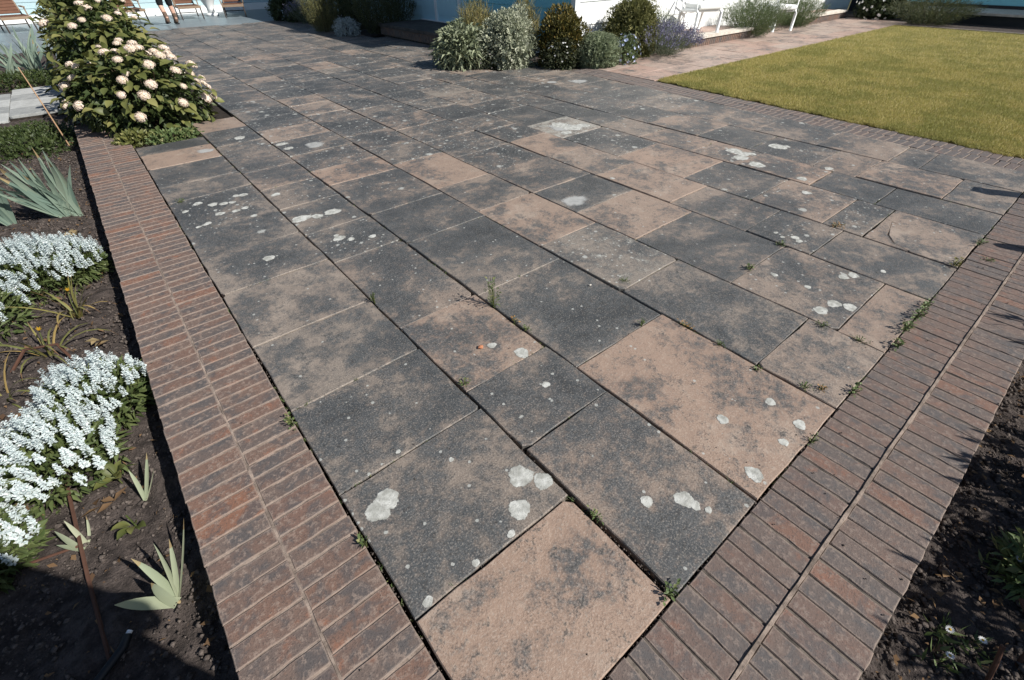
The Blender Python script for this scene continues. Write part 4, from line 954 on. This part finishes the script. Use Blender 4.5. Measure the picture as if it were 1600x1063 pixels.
# ------------------------------------------------------------------ right bed: daisies, stakes and tall plants that shade it
def daisy(label, x, y, h, seed):
    t = thing('daisy', label, 'flower', (x, y, -.10)); rs = np.random.RandomState(seed); n = 14
    a = np.arange(n)*6.283/n
    V, F = leaf_faces(np.zeros((n, 3)), np.stack([np.cos(a), np.sin(a), np.full(n, .15)], 1), np.tile([0, 0, 1.], (n, 1)), .012, .005, .1)
    tilt = (rs.uniform(-.5, .3), rs.uniform(-.5, .2), 0); p = (0, 0, h)
    pt = ob('petals', mesh_np('petals', V, F, Mg_whfl), t, p, tilt)
    ob('centre', mesh_py('centre', *lathe([(.0038, -.002), (.004, .001), (.001, .003)], 8), M_yellow), t, p, tilt)
    ob('stem', mesh_py('stem', *tube([(.01, 0, -.03), (.004, .003, h*.5), p], .0016, 5), M_greenstem), t)
    n = 26; V, F = leaf_faces(rs.normal(0, .02, (n, 3))*np.array([1, 1, 0])+np.array([0, 0, .005]), rs.normal(0, 1, (n, 3))+np.array([0, 0, .6]), rs.normal(0, 1, (n, 3)), .05, .010, .2)
    f = ob('foliage', mesh_np('foliage', V, F, M_weed), t); f['kind'] = 'stuff'
daisy('small daisy closest to the corner of the right bed', 1.22, -.49, .05, 1)
daisy('small daisy beside the brick edge in the right bed', 1.30, -.47, .05, 2)
daisy('daisy leaning towards the rusty stakes', 1.34, -.54, .05, 3)
daisy('tall daisy in the shaded middle of the right bed', 1.68, -.54, .09, 4)
daisy('daisy with tilted head next to the tall daisy', 1.74, -.58, .08, 5)
shrub('leafy_plant', 'leafy green daisy foliage clump in the shaded right bed', 'plant', 1.72, -.62, .14, .12, .16, 420, .05, .012, M_weed, 71, .5, .2, z=-.10)
tag(ob('rusty_stake', mesh_py('rusty_stake', *tube([(1.22, -.62, -.2), (1.25, -.56, .0), (1.27, -.54, .06)], .006, 7), M_rust)), 'short rusty stake poking from the right bed by the daisies', 'stake')
tag(ob('rusty_stake', mesh_py('rusty_stake', *tube([(1.36, -.66, -.2), (1.42, -.62, .0), (1.50, -.56, .02)], .006, 7), M_rust)), 'slanting rusty stake at the edge of the right bed', 'stake')
spiky('tall_perennial', 'tall leafy perennial shading the right bed', 'plant', 2.35, -1.30, .48, .72, 150, 24, .09, .022, M_weed, 72, 1.0, z=-.1)
spiky('tall_perennial', 'bushy perennial casting shade on the brick border', 'plant', 3.45, -1.05, .42, .60, 70, 20, .09, .022, M_weed, 73, 1.0, z=-.1)
spiky('tall_perennial', 'leafy perennial beyond the shaded right border', 'plant', 1.75, -1.46, .45, .88, 140, 24, .09, .022, M_weed, 74, 1.0, z=-.1)
pst = thing('wooden_post', 'square wooden post standing beyond the right brick border', 'post', (5.75, -.62, -.3))
ob('shaft', mesh_py('shaft', *box(-.05, .05, -.05, .05, -.1, 1.15), M_teakpale), pst); ob('cap', mesh_py('cap', *box(-.06, .06, -.06, .06, 1.151, 1.19), M_teakpale), pst)
pst = thing('wooden_post', 'round topped wooden post behind the bushy perennial', 'post', (4.55, -.62, -.3))
ob('shaft', mesh_py('shaft', *lathe([(.05, -.1), (.05, .85), (.04, .88), (.015, .90)], 12), M_teakpale), pst); ob('band', mesh_py('band', *lathe([(.052, .70), (.053, .72), (.052, .74)], 12), M_darkwood), pst)

# ------------------------------------------------------------------ weeds in the joints
def weed(label, x, y, r, h, n, L, seed, mat=None, W=.45, name='weed'):
    mat = mat or M_weed; L *= .62; n = int(n*1.2); ax = (2.2, .5) if abs(y-.1) < .06 else ((.5, 2.0) if min(abs(x-q) for q in XS) < .02 else (1, 1))
    t = thing(name, label, 'weed', (x, y, -.015)); rs = np.random.RandomState(seed)
    a = rs.uniform(0, 6.283, n); q = rs.rand(n); z = h*rs.rand(n)+.018
    P = np.stack([np.cos(a)*q*r*.5*ax[0], np.sin(a)*q*r*.5*ax[1], z], 1); D = np.stack([np.cos(a), np.sin(a), rs.uniform(-.1, .9, n)], 1)
    V, F = leaf_faces(P, D, np.tile([0, 0, 1.], (n, 1))+rs.normal(0, .4, (n, 3)), L*rs.uniform(.6, 1.2, n), L*W, .15, .15)
    f = ob('foliage', mesh_np('foliage', V, F, mat), t); f['kind'] = 'stuff'
    parts = [tube([(0, 0, -.02), (r*.2*math.cos(b), r*.2*math.sin(b), h*.5+.015), (r*.45*math.cos(b), r*.45*math.sin(b), h+.018)], .0016, 4) for b in rs.uniform(0, 6.28, 5)]
    parts += [tube([(p[0]*.3, p[1]*.3, .004), (p[0], p[1], p[2]*.9)], .0009, 3) for p in P[:24]]
    ob('stem', mesh_py('stem', *join(parts), M_greenstem), t); return t
weed('tall leafy weed with a pointed tip standing in the long dark joint', 1.222, 1.66, .06, .17, 60, .045, 1, W=.28)
weed('small dark weed in the joint beside the double lichen slab', .062, .87, .035, .03, 10, .03, 2, W=.6)
weed('sprig in the widest joint beside the pink slab', .728, .44, .035, .02, 14, .026, 3)
weed('three leaved weed at the corner of the pink slab', .712, .125, .04, .03, 14, .03, 4, W=.6)
weed('leafy rosette where brick meets slab on the left border', .052, 1.54, .045, .03, 26, .025, 5, W=.6)
weed('straggling weed at the joint beside the small dark slab', .745, 1.27, .05, .02, 26, .022, 6)
weed('yellow green sprig in the joint between long dark slabs', .725, 2.13, .025, .06, 14, .028, 7)
weed('low weed trailing in the joint below the tall leafy weed', 1.225, 1.38, .04, .02, 18, .022, 8)
weed('browning weed in the joint beside the tall leafy weed', 1.222, 1.47, .035, .02, 12, .025, 9, M_weedred, .6)
weed('orange dry weed beside the chipped brown slab', 1.888, .86, .06, .02, 24, .024, 10, M_weedred)
weed('tiny green sprig at the edge of the big brown slab', 1.885, .66, .035, .02, 14, .022, 11)
weed('pale green weed at a four way slab joint', 2.68, .935, .045, .03, 20, .03, 12, W=.6)
weed('dark weed in a joint beside white spotted slab', 3.12, .955, .05, .025, 16, .03, 13, W=.6)
weed('mossy weed at the corner of the pale mottled slab', 1.98, 1.345, .07, .015, 40, .014, 14)
weed('reddish weed mat in a far joint near the cracked slab', 3.70, .82, .10, .02, 60, .022, 15, M_weedred)
weed('creeping weed along the joint of the buff slab', 1.91, .25, .05, .015, 28, .02, 16)
weed('dry creeping weed beside the buff slab', 1.96, .20, .04, .015, 20, .02, 17, M_weedred)
weed('small weed where big brown slab meets brick', 1.63, .10, .04, .02, 14, .022, 18)
weed('leafy weed between buff slab and brick border', 2.05, .10, .05, .03, 20, .028, 19, W=.6)
weed('broad leaved weed at the corner of the small tan slab', 2.55, .09, .06, .03, 26, .032, 20, W=.6)
weed('dense leafy weed beside the small tan slab', 2.74, .105, .07, .04, 44, .03, 21, W=.6)
weed('dense dark weed where tan slab and brick meet', 2.90, .105, .07, .04, 40, .03, 22, W=.6)
weed('upper end of the leafy weed row by the tan slab', 3.04, .105, .06, .03, 30, .03, 23, W=.6)
weed('creeping weed in the joint between buff and lichened slabs', 2.43, .40, .06, .02, 32, .02, 24)
weed('leafy weed crossing the tan slab corner', 2.45, .22, .05, .02, 26, .022, 25)
weed('yellowing weed at the cracked slab corner by brick', 3.69, .13, .07, .035, 36, .03, 27, M_daylily, .6)
weed('yellow green weed further along the brick border', 4.15, .10, .07, .025, 34, .028, 28)
weed('flat weed growing between border bricks', 3.92, .02, .07, .01, 24, .022, 29)
weed('dark sprig beside spotted slab near the left border', .16, 4.44, .06, .02, 14, .03, 30)
weed('tiny weed at the chipped slab edge', 1.72, 1.02, .035, .03, 14, .022, 32)
weed('dark rosette on the corner of the big brown slab', 1.86, .45, .03, .012, 10, .025, 33, W=.7)
# pebbles on the slabs
def pebble(label, x, y, r, mat, seed):
    rs = np.random.RandomState(seed)
    v, f = lathe([(r*.5, -r*.45), (r, -r*.1), (r*.9, r*.25), (r*.35, r*.5)], 8)
    v = [(p[0]*rs.uniform(.8, 1.2), p[1]*rs.uniform(.7, 1.1), p[2]) for p in v]
    tag(ob('pebble', mesh_py('pebble', v, f, mat), None, (x, y, r*.42)), label, 'pebble')
pebble('terracotta pebble lying on the brown slab with white lichen', .955, 1.42, .014, flat('terracotta_chip', (.40, .17, .09), .9), 1)
pebble('small pale pebble on the long dark slab', 1.79, 1.45, .008, M_coping, 2)

# ------------------------------------------------------------------ chairs, pot, person
def lounger(label, x, y, rz):
    t = thing('wooden_lounger', label, 'lounger', (x, y, 0), rz, 'wooden loungers on the grey deck')
    for s in (-1, 1):
        ob('side_rail', mesh_py('side_rail', *box(s*.31-.02, s*.31+.02, -.85, .35, .30, .35), M_teakpale), t)
        for yy in (-.78, .28):
            ob('leg', mesh_py('leg', *tube([(s*.31, yy, .31), (s*.31, yy-.05*(1 if yy < 0 else -1), .0)], .02, 6), M_darkwood), t)
        ob('back_rail', mesh_py('back_rail', *tube([(s*.27, .05, .35), (s*.27, .62, .98)], .018, 6), M_teakpale), t)
        arm = ob('armrest', mesh_py('armrest', *box(s*.345-.03, s*.345+.03, -.35, .28, .52, .545), M_teakpale), t)
        ob('arm_post', mesh_py('arm_post', *box(s*.345-.015, s*.345+.015, -.32, -.29, .33, .52), M_teakpale), arm)
    for i in range(9): ob('slat', mesh_py('slat', *box(-.289, .289, -.84+i*.105, -.84+i*.105+.085, .335, .353), M_teak), t)
    for i in range(8):
        k = .10+i*.11; ob('slat', mesh_py('slat', *box(-.29, .29, -.008, .008, -.042, .042), M_teak), t, (0, .05+.57*k, .35+.63*k), (-.735, 0, 0))
    ob('front_rail', mesh_py('front_rail', *box(-.33, .33, -.885, -.851, .29, .355), M_teakpale), t)
    ob('stretcher', mesh_py('stretcher', *tube([(-.31, .26, .12), (.31, .26, .12)], .013, 6), M_darkwood), t)
    return t
lounger('wooden slatted lounger behind the iris clumps', -.95, 21.2, .15)
lounger('wooden slatted lounger behind the hydrangeas beside the walking person', 1.85, 21.5, .1)
lounger('wooden slatted lounger directly behind the walking person', 3.55, 21.55, -.05)
lounger('wooden slatted lounger beside the white pot and dark bush', 4.95, 21.2, -.25)
lounger('wooden slatted lounger at the far left end of the deck', -3.1, 21.6, .2)
pot = thing('white_pot', 'white flared pedestal pot between two wooden loungers', 'pot', (4.30, 21.7, 0))
ob('base', mesh_py('base', *lathe([(.20, 0), (.20, .05), (.13, .08)], 20), M_whitemetal, True), pot)
ob('bowl', mesh_py('bowl', *lathe([(.12, .08), (.11, .2), (.17, .34), (.24, .5), (.26, .52), (.24, .53), (.20, .45)], 20), M_whitemetal, True), pot)
def white_chair(label, x, y, z, rz):
    t = thing('white_armchair', label, 'chair', (x, y, z), rz, 'white garden chairs by the house')
    for s in (-1, 1):
        ob('frame_leg', mesh_py('frame_leg', *tube([(s*.30, -.30, 0), (s*.30, -.30, .36), (s*.30, -.26, .42), (s*.30, .25, .40), (s*.30, .30, .36), (s*.30, .34, 0)], .034, 8), M_whitemetal, True), t)
        ob('armrest', mesh_py('armrest', *tube([(s*.32, -.26, .41), (s*.33, -.26, .64), (s*.33, .28, .66)], .02, 8), M_whitemetal, True), t)
        ob('back_post', mesh_py('back_post', *tube([(s*.28, .26, .40), (s*.28, .42, .95)], .02, 8), M_whitemetal, True), t)
    for yy in (-.24, .20): ob('seat_rail', mesh_py('seat_rail', *tube([(-.30, yy, .405), (.30, yy, .405)], .02, 8), M_whitemetal), t)
    for zz in (.55, .7, .85, .95): ob('back_slat', mesh_py('back_slat', *tube([(-.28, .26+.16*(zz-.4)/.55, zz), (.28, .26+.16*(zz-.4)/.55, zz)], .016, 8), M_whitemetal), t)
    c = ob('cushion', mesh_py('cushion', *box(-.29, .29, -.31, .22, .425, .53), M_cushion), t)
    b = c.modifiers.new('bevel', 'BEVEL'); b.width = .04; b.segments = 3
    return t
white_chair('white metal armchair with thick cushion on the brick edged terrace', 10.9, 6.72, .168, -.35)
white_chair('white metal chair on the gravel between two wispy bushes', 14.0, 6.50, .0, -.3)

def skin_body(name, verts, edges, radii, mat, parent, root=0, sub=2):
    me = bpy.data.meshes.new(name); me.from_pydata(verts, edges, []); me.materials.append(mat)
    o = ob(name, me, parent)
    sk = o.modifiers.new('skin', 'SKIN'); sk.use_smooth_shade = True
    for i, r in enumerate(radii): me.skin_vertices[0].data[i].radius = (r, r) if not hasattr(r, '__len__') else r
    for i in range(len(verts)): me.skin_vertices[0].data[i].use_root = (i == root)
    s = o.modifiers.new('sub', 'SUBSURF'); s.levels = sub; s.render_levels = sub
    return o
def person(label, loc, rz, L, arms, bare=True, H=1.75):
    """L: joints of the legs; local frame: facing +Y"""
    t = thing('person', label, 'person', loc, rz)
    hip = Vector((0, 0, .93)); ch = Vector((0, .02, 1.25)); nk = Vector((0, .03, 1.47)); hd0 = Vector((0, .05, 1.56)); hd = Vector((0, .06, 1.66))
    V = [hip, Vector((0, .01, 1.08)), ch, nk, hd0, hd]; E = [(0, 1), (1, 2), (2, 3), (3, 4), (4, 5)]; Rr = [(.16, .12), (.14, .105), (.17, .115), (.06, .06), (.078, .085), (.085, .095)]
    for s, leg in zip((-1, 1), L):
        kn, an = Vector(leg[0]), Vector(leg[1]); h2 = Vector((s*.10, 0, .86)); n = len(V)
        calf = kn.lerp(an, .35)
        V += [h2, kn, calf, an]; E += [(0, n), (n, n+1), (n+1, n+2), (n+2, n+3)]; Rr += [.098, .068, .068, .048]
    for s, arm in zip((-1, 1), arms):
        sh = Vector((s*.19, .0, 1.40)); el, wr = Vector(arm[0]), Vector(arm[1]); n = len(V)
        V += [sh, el, wr]; E += [(2, n), (n, n+1), (n+1, n+2)]; Rr += [.055, .043, .030]
        d = (wr-el).normalized(); side = Vector((-s, 0, 0)); w = n+2
        palm = wr+d*.07; m = len(V); V.append(palm); E.append((w, m)); Rr.append((.038, .022))
        for f in range(4):
            off = d.cross(Vector((0, 0, 1)) if abs(d.z) < .9 else Vector((0, 1, 0))).normalized()*(.024*(f-1.5)/1.5*1.3)
            k = len(V); l = (.060, .072, .068, .052)[f]; V += [palm+off+d*.03, palm+off+d*(.03+l*.55)+Vector((0, -.004, -.008)), palm+off+d*(.03+l)+Vector((0, -.008, -.022))]
            E += [(m, k), (k, k+1), (k+1, k+2)]; Rr += [.0095, .009, .0075]
        k = len(V); V += [wr+d*.04+side*.035, wr+d*.075+side*.05]; E += [(w, k), (k, k+1)]; Rr += [.011, .009]
    body = skin_body('body', [tuple(v) for v in V], E, Rr, M_skin, t)
    # hair, shirt, shorts, boots
    vv, ff = lathe([(.01, .125), (.06, .11), (.092, .06), (.10, 0), (.094, -.05), (.080, -.055)], 16)
    ob('hair', mesh_py('hair', [(p[0], p[1]*1.1-.012, p[2]) for p in vv], ff, M_hair, True), t, (0, .055, 1.665), (.25, 0, 0))
    nose = ob('face', mesh_py('face', *join([tube([(0, .15, 1.69), (0, .172, 1.655), (0, .155, 1.645)], [.006, .014, .008], 6), tube([(-.022, .150, 1.615), (.022, .150, 1.615)], .005, 5), lathe([(.001, 0), (.001, .001)], 4)]), M_skin), t)
    for s in (-1, 1):
        ob('eye', mesh_py('eye', *tube([(s*.032, .140, 1.685), (s*.032, .150, 1.685)], [.011, .006], 8), M_whitemetal), t)
        ob('ear', mesh_py('ear', *tube([(s*.086, .05, 1.63), (s*.094, .045, 1.66), (s*.088, .05, 1.69)], [.010, .016, .010], 6), M_skin), t)
    SV = [V[0]+Vector((0, 0, -.02)), V[1], V[2], Vector((0, .02, 1.42))]; SE = [(0, 1), (1, 2), (2, 3)]; SR = [(.175, .135), (.16, .125), (.188, .135), (.08, .08)]
    for s, arm in zip((-1, 1), arms):
        sh = Vector((s*.19, 0, 1.40)); el = Vector(arm[0]); n = len(SV); SV += [sh, sh.lerp(el, .85)]; SE += [(2, n), (n, n+1)]; SR += [.07, .06]
    skin_body('shirt', [tuple(v) for v in SV], SE, SR, M_shirt, t)
    PV = [Vector((0, 0, .96)), Vector((0, 0, .90))]; PE = [(0, 1)]; PR = [(.172, .135), (.175, .135)]
    for s, leg in zip((-1, 1), L):
        kn = Vector(leg[0]); h2 = Vector((s*.10, 0, .86)); n = len(PV); PV += [h2, h2.lerp(kn, .6), h2.lerp(kn, 1.12)]; PE += [(1, n), (n, n+1), (n+1, n+2)]; PR += [.112, .098, .092]
    skin_body('shorts', [tuple(v) for v in PV], PE, PR, M_short, t)
    for leg in L:
        kn, an, toe = map(Vector, leg); n = (toe-an); heel = an+Vector((0, -.03, -.02))
        up = an.lerp(kn, .58)
        b = skin_body('boot', [tuple(up), tuple(an.lerp(kn, .1)), tuple(an+Vector((0, .0, -.02))), tuple(an.lerp(toe, .55)), tuple(toe), tuple(heel)], [(0, 1), (1, 2), (2, 3), (3, 4), (2, 5)], [.068, .064, .066, (.058, .052), (.052, .040), .055], M_boot, t)
        dv = (toe-an); flatd = Vector((dv.x, dv.y, dv.z+.055)).normalized(); pz = an+Vector((0, 0, -.075))
        q = tube([pz-flatd*.075, pz+flatd*.06, pz+flatd*.15, pz+flatd*.225], [.040, .038, .046, .028], 8)
        sh = [(p[0], p[1], pz.z+(p[2]-pz.z)*.45+ (0)) for p in q[0]] if abs(dv.z+.055) < .05 else q[0]
        ob('sole', mesh_py('sole', sh, q[1], M_sole), b)
    return t
# walker seen from behind: one foot flat, the other trailing with its heel raised
person('person in black shorts and brown ankle boots walking on the grey deck', (2.70, 19.35, .0), R_(12),
       [((-.14, .08, .50), (-.17, -.14, .15), (-.17, .04, .05)), ((.13, .10, .49), (.15, .10, .10), (.155, .27, .045))],
       [((-.27, .05, 1.13), (-.27, .22, .95)), ((.27, -.08, 1.13), (.28, -.12, .90))])
# the photographer, standing in the corner of the bed; only the shadow shows
ph = person('photographer standing in the corner bed raising a camera', (-.08, -.19, -.06), R_(-39),
       [((-.10, .01, .50), (-.11, .0, .095), (-.12, .15, .04)), ((.10, .01, .50), (.11, .0, .095), (.13, .15, .04))],
       [((-.36, .03, 1.22), (-.13, .05, 1.46)), ((.36, .03, 1.22), (.13, .05, 1.46))])
ph.scale = (1.1, 1.1, 1.1)
struct('flower_bed_corner', box(-2.5, .06, -2.5, .19, -.4, -.10), M_soil)

# ------------------------------------------------------------------ grit and moss lodged in the joints, a few crumbs on the stone
rs = np.random.RandomState(77); pts = []
for ci in range(9):
    for _ in range(420): pts.append((XS[ci]+rs.normal(0, .003), .11+7*rs.rand()**1.7, -.016+rs.normal(0, .004)))
    ys = CUT[ci]
    for y0 in ys[1:10]:
        for _ in range(34): pts.append((rs.uniform(XS[ci], XS[ci+1]), y0+rs.normal(0, .002), -.010+rs.normal(0, .003)))
for _ in range(900): pts.append((.1+6*rs.rand()**1.4, .104+rs.normal(0, .003), -.010+rs.normal(0, .004)))
pts = np.array(pts); n = len(pts); r = .0022+.0045*rs.rand(n)**3
octa = np.array([(1,0,0),(-1,0,0),(0,1,0),(0,-1,0),(0,0,1),(0,0,-1)], float); of = np.array([(0,2,4),(2,1,4),(1,3,4),(3,0,4),(2,0,5),(1,2,5),(3,1,5),(0,3,5)])
V = pts[:, None]+octa[None]*r[:, None, None]*rs.uniform(.6, 1.3, (n, 6, 1)); F = (of[None]+6*np.arange(n)[:, None, None]).reshape(-1, 3)
tag(ob('joint_grit', mesh_np('joint_grit', V.reshape(-1, 3), F, M_clod)), 'loose sandy grit lodged in the joints between the paving slabs', 'grit', kind='stuff')
k = rs.rand(n) < .30; P = pts[k]; near = mnoise.noise
P = P[[mnoise.noise((p[0]*2.2, p[1]*2.2, 5)) > .12 for p in P]]
P = np.repeat(P, 9, 0)+rs.normal(0, .004, (len(P)*9, 3))*np.array([1, 1, .3])
V, F = blades(len(P), P, .006, .016, .0016, rs, .8)
tag(ob('joint_moss', mesh_np('joint_moss', V, F, M_weed)), 'thin green moss lining parts of the slab joints', 'moss', kind='stuff')
n = 160; P = np.stack([.1+5*rs.rand(n), .15+5*rs.rand(n)**1.5, np.full(n, .004)], 1); P = np.concatenate([P, np.stack([rs.uniform(-.35, .05, 60), rs.uniform(.3, 6, 60), np.full(60, .004)], 1), np.stack([rs.uniform(.6, 5, 90), rs.uniform(-.33, .09, 90), np.full(90, .004)], 1)])
n = len(P); r = .0012+.0035*rs.rand(n)**3
V = P[:, None]+octa[None]*r[:, None, None]*rs.uniform(.6, 1.3, (n, 6, 1)); F = (of[None]+6*np.arange(n)[:, None, None]).reshape(-1, 3)
tag(ob('stone_crumbs', mesh_np('stone_crumbs', V.reshape(-1, 3), F, M_clod)), 'tiny crumbs of soil strewn over slabs and bricks', 'crumbs', kind='stuff')
